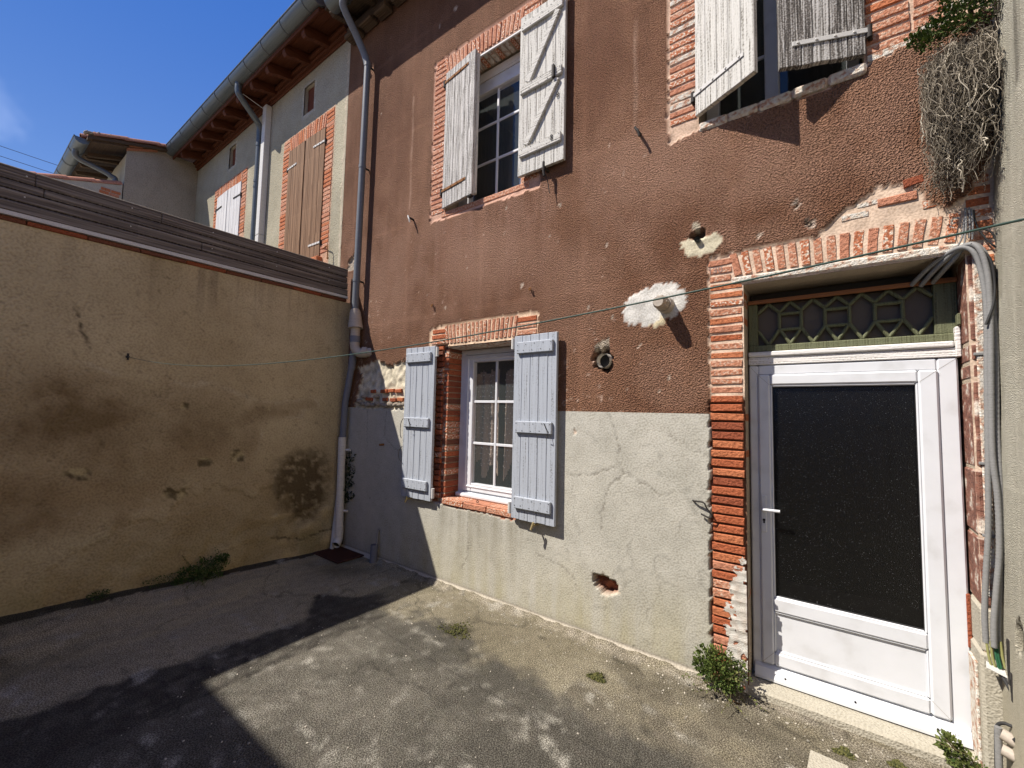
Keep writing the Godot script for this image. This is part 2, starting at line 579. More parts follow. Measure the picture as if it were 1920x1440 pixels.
func brick(parent: Node, at: Vector2, size: Vector2, front: float, depth: float, kind: String, turn := 0.0) -> MeshInstance3D:
	var k: Array = KINDS[kind]
	var o := put("brick", bricks[rng.randi() % bricks.size()], M[k[rng.randi() % k.size()]], parent)
	o.transform = Transform3D(Basis(Vector3.BACK, turn) * Basis.from_scale(Vector3(size.x, size.y, depth)), Vector3(at.x, at.y, front - depth * 0.5))
	return o


# courses of one brick each between x0 and x1
func stack(parent: Node, x0: float, x1: float, y0: float, y1: float, pitch: float, joint: float, front: float, depth: float, kind: String, ragged := 0.008) -> void:
	var k := int(round((y1 - y0) / pitch))
	for i in k:
		var h := (y1 - y0) / k
		var a := x0 + rng.randf_range(0, ragged)
		var b := x1 - rng.randf_range(0, ragged)
		brick(parent, Vector2((a + b) * 0.5, y0 + h * (i + 0.5)), Vector2(b - a, h - joint * rng.randf_range(0.7, 1.25)), front + rng.randf_range(-0.003, 0.003), depth, kind, rng.randf_range(-0.012, 0.012))


# a flat arch of upright bricks, fanned about its middle
func flat_arch(parent: Node, x0: float, x1: float, y0: float, y1: float, count: int, joint: float, fan: float, front: float, depth: float, kind: String, rise := 0.0) -> void:
	var w := (x1 - x0) / count
	for i in count:
		var t := (i + 0.5) / count
		var tilt: float = lerp(fan, -fan, t)
		var lift := rise * sin(PI * t)
		brick(parent, Vector2(x0 + w * (i + 0.5), (y0 + y1) * 0.5 + lift), Vector2(y1 - y0 - 0.006, w - joint * rng.randf_range(0.8, 1.2)), front + rng.randf_range(-0.003, 0.003), depth, kind, PI / 2 + tilt)


# ---------------------------------------------------------------- surfaces
func pal(a: Color, b: Color, t: float) -> Color:
	return a.lerp(b, clamp(t, 0.0, 1.0))


func add_patch(pts: Array, z: float, col: Color, jit := 0.012, rough := 0.004, vary := 0.25, bed := false) -> void:
	var poly := PackedVector2Array()
	var r := Rect2(Vector2(pts[0][0], pts[0][1]), Vector2.ZERO)
	for p in pts:
		poly.append(Vector2(p[0], p[1]))
		r = r.expand(Vector2(p[0], p[1]))
	patches.append([r.grow(jit * 2.0), poly, z, col, jit, rough, vary, bed])


func blob(x: float, y: float, rx: float, ry: float, z: float, col: Color, jit := 0.01, rough := 0.004) -> void:
	var pts := []
	for k in 9:
		var a := TAU * k / 9.0
		var s := rng.randf_range(0.75, 1.15)
		pts.append([x + cos(a) * rx * s, y + sin(a) * ry * s])
	add_patch(pts, z, col, jit, rough)


func apply_patches(x: float, y: float, z: float, c: Color) -> void:
	var v := Vector2(x, y)
	for p in patches:
		if p[0].has_point(v):
			var jx: float = nB.get_noise_2d(x * 30.0, y * 30.0) * p[4]
			var jy: float = nB.get_noise_2d(x * 30.0 + 71.0, y * 30.0) * p[4]
			if Geometry2D.is_point_in_polygon(v + Vector2(jx, jy) * 2.0, p[1]):
				var q := nC.get_noise_2d(x * 14.0, y * 14.0)
				z = p[2] + q * p[5]
				c = p[3] * (1.0 + p[6] * q)
				is_bed = p[7]
	sp = Vector3(x, y, z)
	sc = c


func crack_at(x: float, y: float, list: Array, width: float) -> float:
	var best := 1.0
	for k in list:
		if not k[0].has_point(Vector2(x, y)):
			continue
		var w := Vector2(x, y) + Vector2(nB.get_noise_2d(x * 22.0, y * 22.0), nB.get_noise_2d(x * 22.0 + 31.0, y * 22.0)) * 0.022
		var pts: PackedVector2Array = k[1]
		for i in pts.size() - 1:
			var n := Geometry2D.get_closest_point_to_segment(w, pts[i], pts[i + 1])
			best = min(best, n.distance_to(w) / width)
	return best


func add_crack(pts: Array, into: Array) -> void:
	var p := PackedVector2Array()
	var r := Rect2(Vector2(pts[0][0], pts[0][1]), Vector2.ZERO)
	for q in pts:
		p.append(Vector2(q[0], q[1]))
		r = r.expand(Vector2(q[0], q[1]))
	into.append([r.grow(0.08), p])


func f_stucco(x: float, y: float) -> void:
	var a := nA.get_noise_2d(x * 0.9, y * 0.9)
	var b := nB.get_noise_2d(x * 5.0, y * 4.0)
	var s := nB.get_noise_2d(x * 13.0, y * 1.6 + 40.0)
	var c := pal(L(.222, .108, .062), L(.35, .19, .118), 0.42 + 0.75 * a + 0.3 * b)
	c = c * (1.0 + 0.16 * s) * (1.0 - 0.08 * clamp((-3.3 - x) * 0.8, 0.0, 1.0))
	# dusty, faded lower half above the ground floor
	c = pal(c, L(.36, .208, .142), clamp(1.2 - abs(y - 3.4) * 1.1, 0.0, 1.0) * clamp(0.3 + b, 0.0, 0.6))
	# rain-washed bleaching under the sills
	if x > -3.5 and x < -2.0 and y < 3.86 and y > 2.7:
		c = pal(c, L(.43, .25, .18), (0.3 + 0.6 * nB.get_noise_2d(x * 16.0, y * 1.2)) * clamp((y - 2.7) * 0.9, 0.0, 0.8))
	# repairs and worn fields of another tone
	for t in [[-1.05, 3.72, .55, .4, .55], [-.35, 3.45, .5, .3, .35], [-2.75, 3.3, .6, .4, .5], [-1.75, 2.75, .4, .5, .3], [-.95, 2.1, .35, .35, .4], [-4.3, 3.1, .5, .6, .35], [-1.6, 4.9, .35, .7, -.35], [-4.4, 5.2, .5, .9, -.3]]:
		var e0: float = Vector2((x - t[0]) / t[2], (y - t[1]) / t[3]).length() + 0.55 * b + 0.3 * nB.get_noise_2d(x * 2.0, y * 2.0 + 33.0)
		if e0 < 1.0:
			c = pal(c, L(.44, .265, .185) if t[4] > 0.0 else L(.19, .088, .052), absf(t[4]) * minf(1.0, (1.0 - e0) * 2.2))
	# chips that show the pale body of the render
	var k: float = nC.get_noise_2d(x * 22.0, y * 22.0) + 0.35 * a + 0.25 * clamp((3.2 - y) * 0.5, -0.4, 1.0)
	if k > 0.72:
		c = pal(c, L(.6, .42, .32), (k - 0.72) * 6.0)
	# old scratches left by shutter hooks
	for t in [[-3.96, 4.15, 5.55], [-1.21, 4.03, 5.0]]:
		var d: float = abs(x - t[0] - 0.006 * sin(y * 9.0))
		if d < 0.022 and y > t[1] and y < t[2]:
			c = pal(c, L(.56, .38, .28), (1.0 - d / 0.022) * (0.45 + 0.5 * nB.get_noise_2d(x * 3.0, y * 9.0)))
	apply_patches(x, y, 0.0022 * b, c)


func f_plaster(x: float, y: float) -> void:
	var a := nA.get_noise_2d(x * 1.4 + 9.0, y * 1.4)
	var b := nB.get_noise_2d(x * 6.0, y * 5.0 + 20.0)
	var s := nB.get_noise_2d(x * 9.0, y * 1.0)
	var c := pal(L(.41, .40, .345), L(.53, .515, .45), 0.55 + 0.65 * a + 0.5 * b)
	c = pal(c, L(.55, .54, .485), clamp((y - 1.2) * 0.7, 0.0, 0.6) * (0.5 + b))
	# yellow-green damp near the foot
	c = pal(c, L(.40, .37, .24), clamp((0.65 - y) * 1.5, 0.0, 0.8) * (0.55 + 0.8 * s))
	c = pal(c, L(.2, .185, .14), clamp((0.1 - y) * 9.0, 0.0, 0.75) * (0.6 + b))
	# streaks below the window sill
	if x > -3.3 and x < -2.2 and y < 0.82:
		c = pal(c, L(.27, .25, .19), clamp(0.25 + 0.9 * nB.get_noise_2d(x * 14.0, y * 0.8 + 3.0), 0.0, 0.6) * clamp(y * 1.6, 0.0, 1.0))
	# corner painted paler to lift its shade, then grimy at the foot
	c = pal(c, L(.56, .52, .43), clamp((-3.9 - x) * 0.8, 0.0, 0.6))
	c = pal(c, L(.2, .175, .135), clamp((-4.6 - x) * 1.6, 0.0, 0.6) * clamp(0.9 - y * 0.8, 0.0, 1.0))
	var d := crack_at(x, y, cracks, 0.0085)
	var z := 0.003 * a + 0.002 * b
	if d < 1.0:
		c = pal(L(.2, .185, .155), c, 0.3 + 0.7 * d)
		z -= 0.003 * (1.0 - d)
	# hairline crazing
	var h := absf(nA.get_noise_2d(x * 3.1 + 50.0, y * 2.6)) * 24.0
	if h < 1.0 and b > -0.1 and x > -2.2:
		c = pal(c * 0.6, c, 0.45 + 0.55 * h)
	# dark specks
	if nC.get_noise_2d(x * 19.0 + 7.0, y * 15.0) > 0.83:
		c = c * 0.55
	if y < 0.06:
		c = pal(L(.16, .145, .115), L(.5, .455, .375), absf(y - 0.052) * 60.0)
	if y < 0.045:
		z += 0.03 * (0.045 - y) / 0.045
	apply_patches(x, y, z, c)


func f_garden_wall(w: float, y: float) -> void:
	# w is the distance from the facade
	var a := nA.get_noise_2d(w * 0.8 + 3.0, y * 0.9)
	var b := nB.get_noise_2d(w * 3.0, y * 4.0 + 60.0)
	var f := nB.get_noise_2d(w * 12.0, y * 12.0)
	var top := L(0.367, 0.304, 0.167)
	var c := pal(L(0.449, 0.360, 0.212), L(0.571, 0.468, 0.289), 0.5 + 0.6 * a + 0.4 * b)
	# damp brown stains with drifting edges
	var ww := w + 0.28 * nB.get_noise_2d(w * 1.6, y * 1.6 + 15.0)
	var yy := y + 0.22 * nB.get_noise_2d(w * 1.6 + 9.0, y * 1.6)
	var damp := 0.0
	for t in [[2.5, 1.62, .75, .34, 1.0], [2.2, 1.3, .5, .4, .8], [1.62, 1.55, .34, .42, .75], [1.12, 1.62, .42, .13, .8], [1.2, 1.3, .2, .4, .5], [2.95, 1.0, .6, .3, 1.1], [2.75, .78, .34, .22, 1.0], [.65, 1.72, .3, .08, .4], [3.3, 1.7, .5, .6, .9], [2.2, .86, .12, .2, .6], [1.75, .55, .5, .22, .45]]:
		var d0: float = Vector2((ww - t[0]) / t[2], (yy - t[1]) / t[3]).length()
		damp = maxf(damp, t[4] * clamp(1.35 - d0, 0.0, 1.0))
	c = pal(c, L(0.219, 0.153, 0.078), damp * (0.85 + 0.5 * b + 0.35 * f))
	# tide lines: salts at the rim of each stain, then flecks of lifted lime
	var rim: float = clamp(1.0 - absf(damp - 0.16 - 0.08 * f) * 14.0, 0.0, 1.0)
	c = pal(c, L(.6, .52, .38), rim * clamp(0.25 + b, 0.0, 0.45))
	var fleck := nC.get_noise_2d(w * 21.0, y * 21.0)
	if fleck > 0.55:
		c = pal(c, L(.62, .54, .4), (fleck - 0.55) * 2.2 * clamp(1.6 - y, 0.0, 1.0))
	elif fleck < -0.62:
		c = c * 0.72
	# runs from the coping
	var run := nB.get_noise_2d(w * 9.0, 4.0) + 0.4 * nB.get_noise_2d(w * 30.0, y * 0.5)
	c = pal(c, L(.19, .15, .1), clamp((run - 0.12) * 2.2, 0.0, 0.75) * clamp((y - 2.35 - 0.5 * run) * 1.5, 0.0, 1.0))
	# worn pale skin near the foot
	var worn: float = clamp(1.3 - Vector2((ww - 2.15) / .5, (yy - .5) / .26).length(), 0.0, 0.7)
	worn = maxf(worn, clamp(1.25 - Vector2((ww - .95) / .38, (yy - .38) / .2).length(), 0.0, 0.8) * clamp(0.5 + 1.6 * f, 0.0, 1.0))
	c = pal(c, L(0.510, 0.433, 0.285), worn)
	# ochre bloom lower down, greenish below
	c = pal(c, L(0.377, 0.281, 0.153), clamp(1.0 - abs(y - 1.05) * 2.4, 0.0, 0.75) * (0.55 + b))
	c = pal(c, L(0.347, 0.285, 0.143), clamp((0.75 - y) * 1.9, 0.0, 0.85) * (0.75 + 0.9 * b))
	# drips under the coping
	c = pal(c, L(0.286, 0.227, 0.126), clamp((y - 2.75) * 1.8, 0.0, 0.7) * clamp(0.15 + 1.3 * nB.get_noise_2d(w * 6.0, y * 0.6), 0.0, 1.0))
	c = pal(c, L(0.612, 0.522, 0.348), clamp((y - 2.1) * 0.9, 0.0, 0.7) * clamp(0.35 + a, 0.0, 1.0))
	var z := 0.006 * a + 0.003 * b + 0.0015 * f
	# mossy round stain by the downpipe
	var e: float = Vector2((w - 0.52) / 0.44, (y - 0.84) / 0.46).length() + 0.25 * b + 0.25 * f
	if e < 1.0:
		c = pal(c, L(0.133, 0.097, 0.048), ((1.0 - e) * 2.6 + 0.2) * clamp(0.75 + 1.3 * f + 0.5 * nC.get_noise_2d(w * 26.0, y * 26.0), 0.15, 1.0))
		z -= 0.004
	# shelled-off skin: edge line at about a metre, rubble underneath near the foot
	var skin: float = 0.86 + 0.2 * nB.get_noise_2d(w * 4.0, 7.0) + 0.12 * nC.get_noise_2d(w * 9.0, y * 3.0) - 0.5 * clamp((w - 1.7) * 1.2, 0.0, 1.0) - 0.35 * clamp((0.85 - w) * 2.0, 0.0, 1.0)
	if y < skin and w > 0.55 and w < 2.6:
		z -= 0.007
		z += 0.010 * f * clamp((0.8 - y) * 2.0, 0.0, 1.0)
		c = pal(c, L(0.347, 0.261, 0.136), 0.45 + 0.7 * b)
		if y > skin - 0.02:
			c = c * 0.82
	# rubble and lime near the foot, right half
	if w < 1.5 and y < 0.55:
		var q := nC.get_noise_2d(w * 5.0, y * 6.0)
		z += 0.02 * q
		c = pal(c, L(0.571, 0.444, 0.237), clamp(q * 1.5, 0.0, 0.7) * clamp((1.5 - w) * 1.5, 0.0, 1.0))
	var d := crack_at(w, y, [[Rect2(-1, -1, 9, 9), PackedVector2Array([Vector2(0.1, 0.26), Vector2(0.5, 0.2), Vector2(0.85, 0.3)])], [Rect2(-1, -1, 9, 9), PackedVector2Array([Vector2(2.55, 2.6), Vector2(2.5, 2.35), Vector2(2.42, 2.2)])]], 0.012)
	if d < 1.0:
		c = pal(L(0.082, 0.063, 0.035), c, d)
		z -= 0.005 * (1.0 - d)
	for t in [[2.44, 1.17, .075], [1.54, 1.19, .055], [1.25, 1.22, .085], [1.81, 0.92, .055], [1.75, 1.75, .04], [1.72, 0.9, .06], [0.95, 1.75, .018]]:
		var g: float = Vector2(w - t[0], (y - t[1]) * 1.2).length() / t[2] + 0.6 * f
		if g < 1.0:
			c = pal(L(0.479, 0.396, 0.216), L(0.133, 0.101, 0.052), 0.5 + 2.2 * nC.get_noise_2d(w * 17.0, y * 17.0))
			z -= 0.012 * (1.0 - g)
	# letters once scratched into the wet render
	if absf(w - 1.97) < 0.11 and absf(y - 1.86) < 0.035:
		if fmod(absf(w - 1.8) * 1000.0, 46.0) < 9.0 or absf(y - 1.86 + 0.03 * sin(w * 90.0)) < 0.006:
			z -= 0.003
			c = c * 0.8
	sp = Vector3(-5.09 + z, y, w)
	sc = c


func ground_height(x: float, z: float) -> float:
	var h := 0.006 * nA.get_noise_2d(x * 1.5, z * 1.5) + 0.003 * nB.get_noise_2d(x * 6.0, z * 6.0)
	h += 0.05 * z * clamp((-4.35 - x) * 1.3, 0.0, 1.0)
	if z < 0.07 and x > -4.3 and x < -0.55:
		h += 0.035 * clamp((0.07 - z) / 0.05, 0.0, 1.0) * (0.8 + 0.5 * nB.get_noise_2d(x * 9.0, 3.0))
	# the recess for the drain
	return h - 0.012 * clamp(1.0 - Vector2(x + 4.8, z - 0.19).length() * 1.6, 0.0, 1.0)


func f_ground(x: float, z: float) -> void:
	var a := nA.get_noise_2d(x * 1.2 + 20.0, z * 1.2)
	var b := nB.get_noise_2d(x * 4.0, z * 4.0 + 90.0)
	var f := nB.get_noise_2d(x * 14.0, z * 14.0)
	var q := nC.get_noise_2d(x * 11.0, z * 11.0)
	var h := ground_height(x, z)
	# later, darker topping in the middle; the old tan screed shows along the walls
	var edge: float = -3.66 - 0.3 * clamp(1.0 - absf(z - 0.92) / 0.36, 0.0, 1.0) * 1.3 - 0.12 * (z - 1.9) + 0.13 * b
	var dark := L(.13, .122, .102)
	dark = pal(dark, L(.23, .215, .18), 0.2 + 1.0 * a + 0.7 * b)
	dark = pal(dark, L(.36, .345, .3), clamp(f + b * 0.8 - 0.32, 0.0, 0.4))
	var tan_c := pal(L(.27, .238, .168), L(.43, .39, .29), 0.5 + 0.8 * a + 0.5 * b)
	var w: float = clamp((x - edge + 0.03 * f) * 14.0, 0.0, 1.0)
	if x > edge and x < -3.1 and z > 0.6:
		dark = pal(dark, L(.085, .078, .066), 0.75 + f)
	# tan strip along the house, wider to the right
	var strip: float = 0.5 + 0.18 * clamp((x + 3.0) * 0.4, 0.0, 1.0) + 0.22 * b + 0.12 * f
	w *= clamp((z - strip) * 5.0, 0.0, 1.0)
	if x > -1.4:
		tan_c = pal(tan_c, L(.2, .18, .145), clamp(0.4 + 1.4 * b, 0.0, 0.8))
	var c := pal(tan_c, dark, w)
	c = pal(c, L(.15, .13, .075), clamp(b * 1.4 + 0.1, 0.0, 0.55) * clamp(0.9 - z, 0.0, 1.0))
	# lime dust against the wall foot
	if z < 0.16 and x > -3.6:
		c = pal(c, L(.5, .45, .37), clamp((0.16 - z) * 8.0, 0.0, 0.85) * clamp(0.5 + b + f, 0.0, 1.0))
	# mud along the garden wall
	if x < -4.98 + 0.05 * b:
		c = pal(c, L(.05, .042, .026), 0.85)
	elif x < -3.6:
		c = pal(c, L(.6, .525, .37), 0.62 * (1.0 - w))  # tan painted paler here to lift the shade of the garden wall
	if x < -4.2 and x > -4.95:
		c = pal(c, L(.62, .53, .34), clamp(0.42 + 1.3 * nB.get_noise_2d(x * 7.0, z * 1.6), 0.0, 0.85))  # tan strips along the wall, brightened against its shade
	# green film far to the left
	c = pal(c, L(.075, .075, .035), clamp((z - 1.9) * 0.6, 0.0, 0.7) * clamp((-3.5 - x) * 1.4, 0.0, 1.0) * clamp(0.6 + b, 0.0, 1.0))
	var hair := absf(nA.get_noise_2d(x * 0.9 + 7.0, z * 1.1 + 3.0)) * 60.0
	if hair < 1.0:
		c = pal(c * 0.55, c, hair)
	# pale scuffs and lichen
	var scuff := nB.get_noise_2d(x * 2.2 + z * 1.4 + 11.0, z * 5.0 - x * 1.1)
	c = pal(c, L(.62, .6, .53), clamp((scuff - 0.24) * 2.4, 0.0, 0.7) * clamp(0.1 + f * 2.4 + q * 1.2, 0.0, 1.0))
	if q > 0.42:
		c = pal(c, L(.52, .5, .44), (q - 0.42) * 1.1 * clamp(0.5 + a * 2.0, 0.15, 1.0))
	# wet dark ring and drain spill
	var g: float = Vector2(x + 4.5, z - 0.35).length()
	c = pal(c, L(.13, .11, .075), clamp((0.55 - g) * 2.0, 0.0, 0.6) * (0.6 + b))
	# pits
	for t in [[-2.46, 0.57, 0.13], [-1.3, 0.43, 0.07]]:
		var e: float = Vector2((x - t[0]) * 0.85, z - t[1]).length() / t[2] + 0.5 * f
		if e < 1.25:
			c = pal(L(.07, .064, .04), c, clamp(absf(e - 0.4) * 1.5, 0.0, 1.0))
			if e < 0.8:
				h -= 0.012 * (0.8 - e)
	sp = Vector3(x, h, z)
	sc = c


func f_side_wall(w: float, y: float) -> void:
	var a := nA.get_noise_2d(w * 1.5, y * 1.2 + 5.0)
	var b := nB.get_noise_2d(w * 8.0, y * 2.0)
	var c := pal(L(.5, .475, .385), L(.66, .635, .53), 0.5 + 0.7 * a + 0.4 * b)
	c = pal(c, L(.58, .52, .38), clamp((1.0 - y) * 0.8, 0.0, 0.6))
	if y > 3.3:
		c = pal(c, L(.17, .16, .13), clamp(nB.get_noise_2d(w * 16.0, y * 0.8) * 2.0 - 0.3, 0.0, 0.7))
	if y < 3.7 and y > 2.4 and w < 0.1:
		c = pal(c, L(.36, .33, .25), 0.5)
	var z := 0.006 * b
	var e: float = Vector2(w - 0.26, (y - 0.82) * 0.8).length() + 0.03 * nB.get_noise_2d(w * 20.0, y * 20.0)
	if e < 0.05:
		z -= 0.05
		c = L(.1, .075, .05)
	sp = Vector3(0.633 + 0.0243 * y - z, y, w)
	sc = c


func f_neighbour(x: float, y: float) -> void:
	var a := nA.get_noise_2d(x * 0.7, y * 0.8 + 30.0)
	var b := nB.get_noise_2d(x * 2.6, y * 2.0)
	var c := pal(L(.3, .275, .2), L(.44, .405, .3), 0.5 + 0.6 * a + 0.5 * b)
	c = pal(c, L(.37, .36, .32), clamp((y - 6.2) * 1.0, 0.0, 0.5) + 0.25 * nB.get_noise_2d(x * 5.0, y * 0.7))
	apply_patches(x, y, 0.004 * b, c)


# ---------------------------------------------------------------- the scene
func _ready() -> void:
	rng.seed = 7
	for k in [[nA, 3, 0.5], [nB, 5, 0.5], [nC, 8, 0.5]]:
		k[0].seed = k[1]
		k[0].noise_type = FastNoiseLite.TYPE_SIMPLEX_SMOOTH
		k[0].frequency = k[2]
		k[0].fractal_octaves = 4
	nC.fractal_octaves = 2

	var cam := Camera3D.new()
	cam.name = "camera"
	cam.fov = 83.84
	cam.near = 0.05
	cam.far = 600.0
	cam.position = Vector3(0, 1.77, 3.2)
	cam.rotation_degrees = Vector3(3.72, 36.72, 1.245)
	add_child(cam)
	cam.current = true

	var we := WorldEnvironment.new()
	we.name = "environment"
	var env := Environment.new()
	env.background_mode = Environment.BG_SKY
	var sky := Sky.new()
	var sm := ProceduralSkyMaterial.new()
	sm.sky_top_color = L(.030, .125, .47).linear_to_srgb()
	sm.sky_horizon_color = L(.33, .53, .86).linear_to_srgb()
	sm.sky_curve = 0.22
	sm.ground_horizon_color = L(.2, .19, .16).linear_to_srgb()
	sm.ground_bottom_color = L(.14, .13, .11).linear_to_srgb()
	sm.sky_energy_multiplier = 0.92
	sm.sun_angle_max = 1.0
	sm.sky_cover = cloud_cover()
	sky.sky_material = sm
	env.sky = sky
	env.tonemap_mode = Environment.TONE_MAPPER_LINEAR
	env.tonemap_exposure = 1.5
	env.sdfgi_enabled = true
	env.ssao_enabled = true
	env.ssil_enabled = true
	we.environment = env
	add_child(we)

	var sun := DirectionalLight3D.new()
	sun.name = "sun"
	sun.light_energy = 1.6
	sun.light_color = Color(1.0, 0.965, 0.92)
	sun.light_angular_distance = 0.5
	sun.shadow_enabled = true
	add_child(sun)
	sun.look_at_from_position(Vector3.ZERO, Vector3(0.506, -1.0, -0.6))

	materials()
	brick_meshes()
	ground()
	old_house()
	neighbour_house()
	rear_house()
	garden_wall()
	side_wall()
	opposite_house()
	pipes()
	wall_fittings()
	plants()


func cloud_cover() -> Texture2D:
	var w := 1024
	var h := 512
	var f := FastNoiseLite.new()
	f.seed = 19
	f.frequency = 0.011
	f.fractal_octaves = 5
	f.domain_warp_enabled = true
	f.domain_warp_amplitude = 22.0
	var im := f.get_seamless_image(w, h)
	im.convert(Image.FORMAT_L8)
	var d := im.get_data()
	var o := PackedByteArray()
	o.resize(w * h * 4)
	o.fill(255)
	for i in w * h:
		var t: float = clamp((d[i] - 196.0) / 75.0, 0.0, 1.0)
		o[i * 4 + 3] = int(t * t * 90.0)
	return ImageTexture.create_from_image(Image.create_from_data(w, h, false, Image.FORMAT_RGBA8, o))


func ground() -> void:
	var land := MB.new()
	land.bb(Vector3(-200, -1.0, -200), Vector3(200, -0.06, 200), 0.0)
	obj("ground", land, M.plaster_plain).set_meta("kind", "structure")
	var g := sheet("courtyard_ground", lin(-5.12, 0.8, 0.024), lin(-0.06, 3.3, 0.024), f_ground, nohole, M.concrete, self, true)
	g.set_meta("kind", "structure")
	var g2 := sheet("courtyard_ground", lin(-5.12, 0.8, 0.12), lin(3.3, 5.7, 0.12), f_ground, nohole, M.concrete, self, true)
	g2.set_meta("kind", "structure")
	# the drain grate in the corner
	var t := thing("drain_grate", "rusty square drain grate in the courtyard corner below the white downpipe", "drain grate", Vector3(-4.8, 0.004, 0.19))
	var fr := MB.new()
	for s in [-1, 1]:
		fr.bb(Vector3(-.27, 0, s * .165 - .012), Vector3(.27, .014, s * .165 + .012))
		fr.bb(Vector3(s * .258 - .012, 0, -.153), Vector3(s * .258 + .012, .014, .153))
	obj("frame", fr, M.grate, t)
	bar("pit", Vector3(-.246, -.004, -.153), Vector3(.246, .001, .153), M.black, t, 0.0)
	for k in 16:
		var x := -.235 + k * .0313
		bar("bar", Vector3(x - .007, .002, -.153), Vector3(x + .007, .013, .153), M.grate, t)
	# the pale strip let into the ground at the bottom edge of the picture
	var st := thing("metal_strip", "pale flat metal cover plate let into the courtyard ground before the doorstep", "cover plate", Vector3(-.125, 0.010, .315), -.06)
	bar("plate", Vector3(0, 0, 0), Vector3(.16, .008, .2), M.plaster_plain, st)
	# crumbs of mortar and grit along the wall foot
	var gm := MB.new()
	for k in 900:
		var x := rng.randf_range(-4.4, 0.5)
		var z := absf(rng.randfn(0.0, 0.16)) + 0.05
		if k % 2 == 0:
			x = rng.randf_range(-3.4, 0.5); z = rng.randf_range(0.05, 2.6)
		var s := rng.randf_range(0.002, 0.0065)
		if x > -1.2 and z < 0.5:
			s *= 1.3
		var v := rng.randf_range(.35, 1.0)
		gm.col = L(.5 * v, .46 * v, .38 * v)
		gm.box(Vector3(x, ground_height(x, z) + s * 0.3, z), Vector3(s * rng.randf_range(1, 2.2), s, s * rng.randf_range(1, 1.8)), s * 0.3, Basis(Vector3.UP, rng.randf() * TAU))
	var go := obj("gravel", gm, M.twig)
	go.set_meta("kind", "stuff")
	tag(go, "loose mortar crumbs and grit scattered over the courtyard concrete", "grit")


# a dark room behind an opening, closed on all sides but the opening
func room(parent: Node, x0: float, x1: float, y0: float, y1: float, zin := -0.44, grow := 0.35) -> void:
	var r := MB.new()
	var e := 0.1
	r.bb(Vector3(x0 - e, y0 - e, zin), Vector3(x0, y1 + e, -0.05), 0.0)
	r.bb(Vector3(x1, y0 - e, zin), Vector3(x1 + e, y1 + e, -0.05), 0.0)
	r.bb(Vector3(x0, y1, zin), Vector3(x1, y1 + e, -0.05), 0.0)
	r.bb(Vector3(x0, y0 - e, zin), Vector3(x1, y0, -0.05), 0.0)
	obj("reveal", r, M.mortar, parent)
	var q := MB.new()
	var g := grow
	var zb := zin - 2.2
	q.bb(Vector3(x0 - g, y0 - g, zin - .1), Vector3(x0, y1 + g, zin), 0.0)
	q.bb(Vector3(x1, y0 - g, zin - .1), Vector3(x1 + g, y1 + g, zin), 0.0)
	q.bb(Vector3(x0, y1, zin - .1), Vector3(x1, y1 + g, zin), 0.0)
	q.bb(Vector3(x0, y0 - g, zin - .1), Vector3(x1, y0, zin), 0.0)
	q.bb(Vector3(x0 - g - .1, y0 - g, zb), Vector3(x0 - g, y1 + g, zin), 0.0)
	q.bb(Vector3(x1 + g, y0 - g, zb), Vector3(x1 + g + .1, y1 + g, zin), 0.0)
	q.bb(Vector3(x0 - g - .1, y1 + g, zb), Vector3(x1 + g + .1, y1 + g + .1, zin), 0.0)
	q.bb(Vector3(x0 - g - .1, y0 - g - .1, zb), Vector3(x1 + g + .1, y0 - g, zin), 0.0)
	q.bb(Vector3(x0 - g - .1, y0 - g - .1, zb - .1), Vector3(x1 + g + .1, y1 + g + .1, zb), 0.0)
	obj("room", q, M.room, parent)


# frame of four bars around x0..x1, y0..y1
func ring(st: MB, x0: float, x1: float, y0: float, y1: float, wl: float, wr: float, wb: float, wt: float, z0: float, z1: float, bev := 0.006) -> void:
	st.bb(Vector3(x0, y0, z0), Vector3(x0 + wl, y1, z1), bev)
	st.bb(Vector3(x1 - wr, y0, z0), Vector3(x1, y1, z1), bev)
	st.bb(Vector3(x0 + wl, y1 - wt, z0), Vector3(x1 - wr, y1, z1), bev)
	st.bb(Vector3(x0 + wl, y0, z0), Vector3(x1 - wr, y0 + wb, z1), bev)


func pane_grid(win: Node, x0: float, x1: float, y0: float, y1: float, cols: int, rows: Array, z: float, bw: float) -> void:
	# rows: heights of the level glazing bars
	var cut := [y0] + rows + [y1]
	for i in cols - 1:
		var x: float = lerp(x0, x1, float(i + 1) / cols)
		bar("glazing_bar", Vector3(x - bw * .5, y0, z - .006), Vector3(x + bw * .5, y1, z + .012), M.pvc, win)
	for y in rows:
		for i in cols:
			var a: float = lerp(x0, x1, float(i) / cols) + (bw * .5 if i > 0 else 0.0)
			var b: float = lerp(x0, x1, float(i + 1) / cols) - (bw * .5 if i < cols - 1 else 0.0)
			bar("glazing_bar", Vector3(a, y - bw * .5, z - .006), Vector3(b, y + bw * .5, z + .011), M.pvc, win)
	for i in cols:
		for j in cut.size() - 1:
			var p := MB.new()
			var a: float = lerp(x0, x1, float(i) / cols)
			var b: float = lerp(x0, x1, float(i + 1) / cols)
			p.quad(Vector3(a, cut[j], z), Vector3(b, cut[j], z), Vector3(b, cut[j + 1], z), Vector3(a, cut[j + 1], z))
			obj("pane", p, M.glass, win)


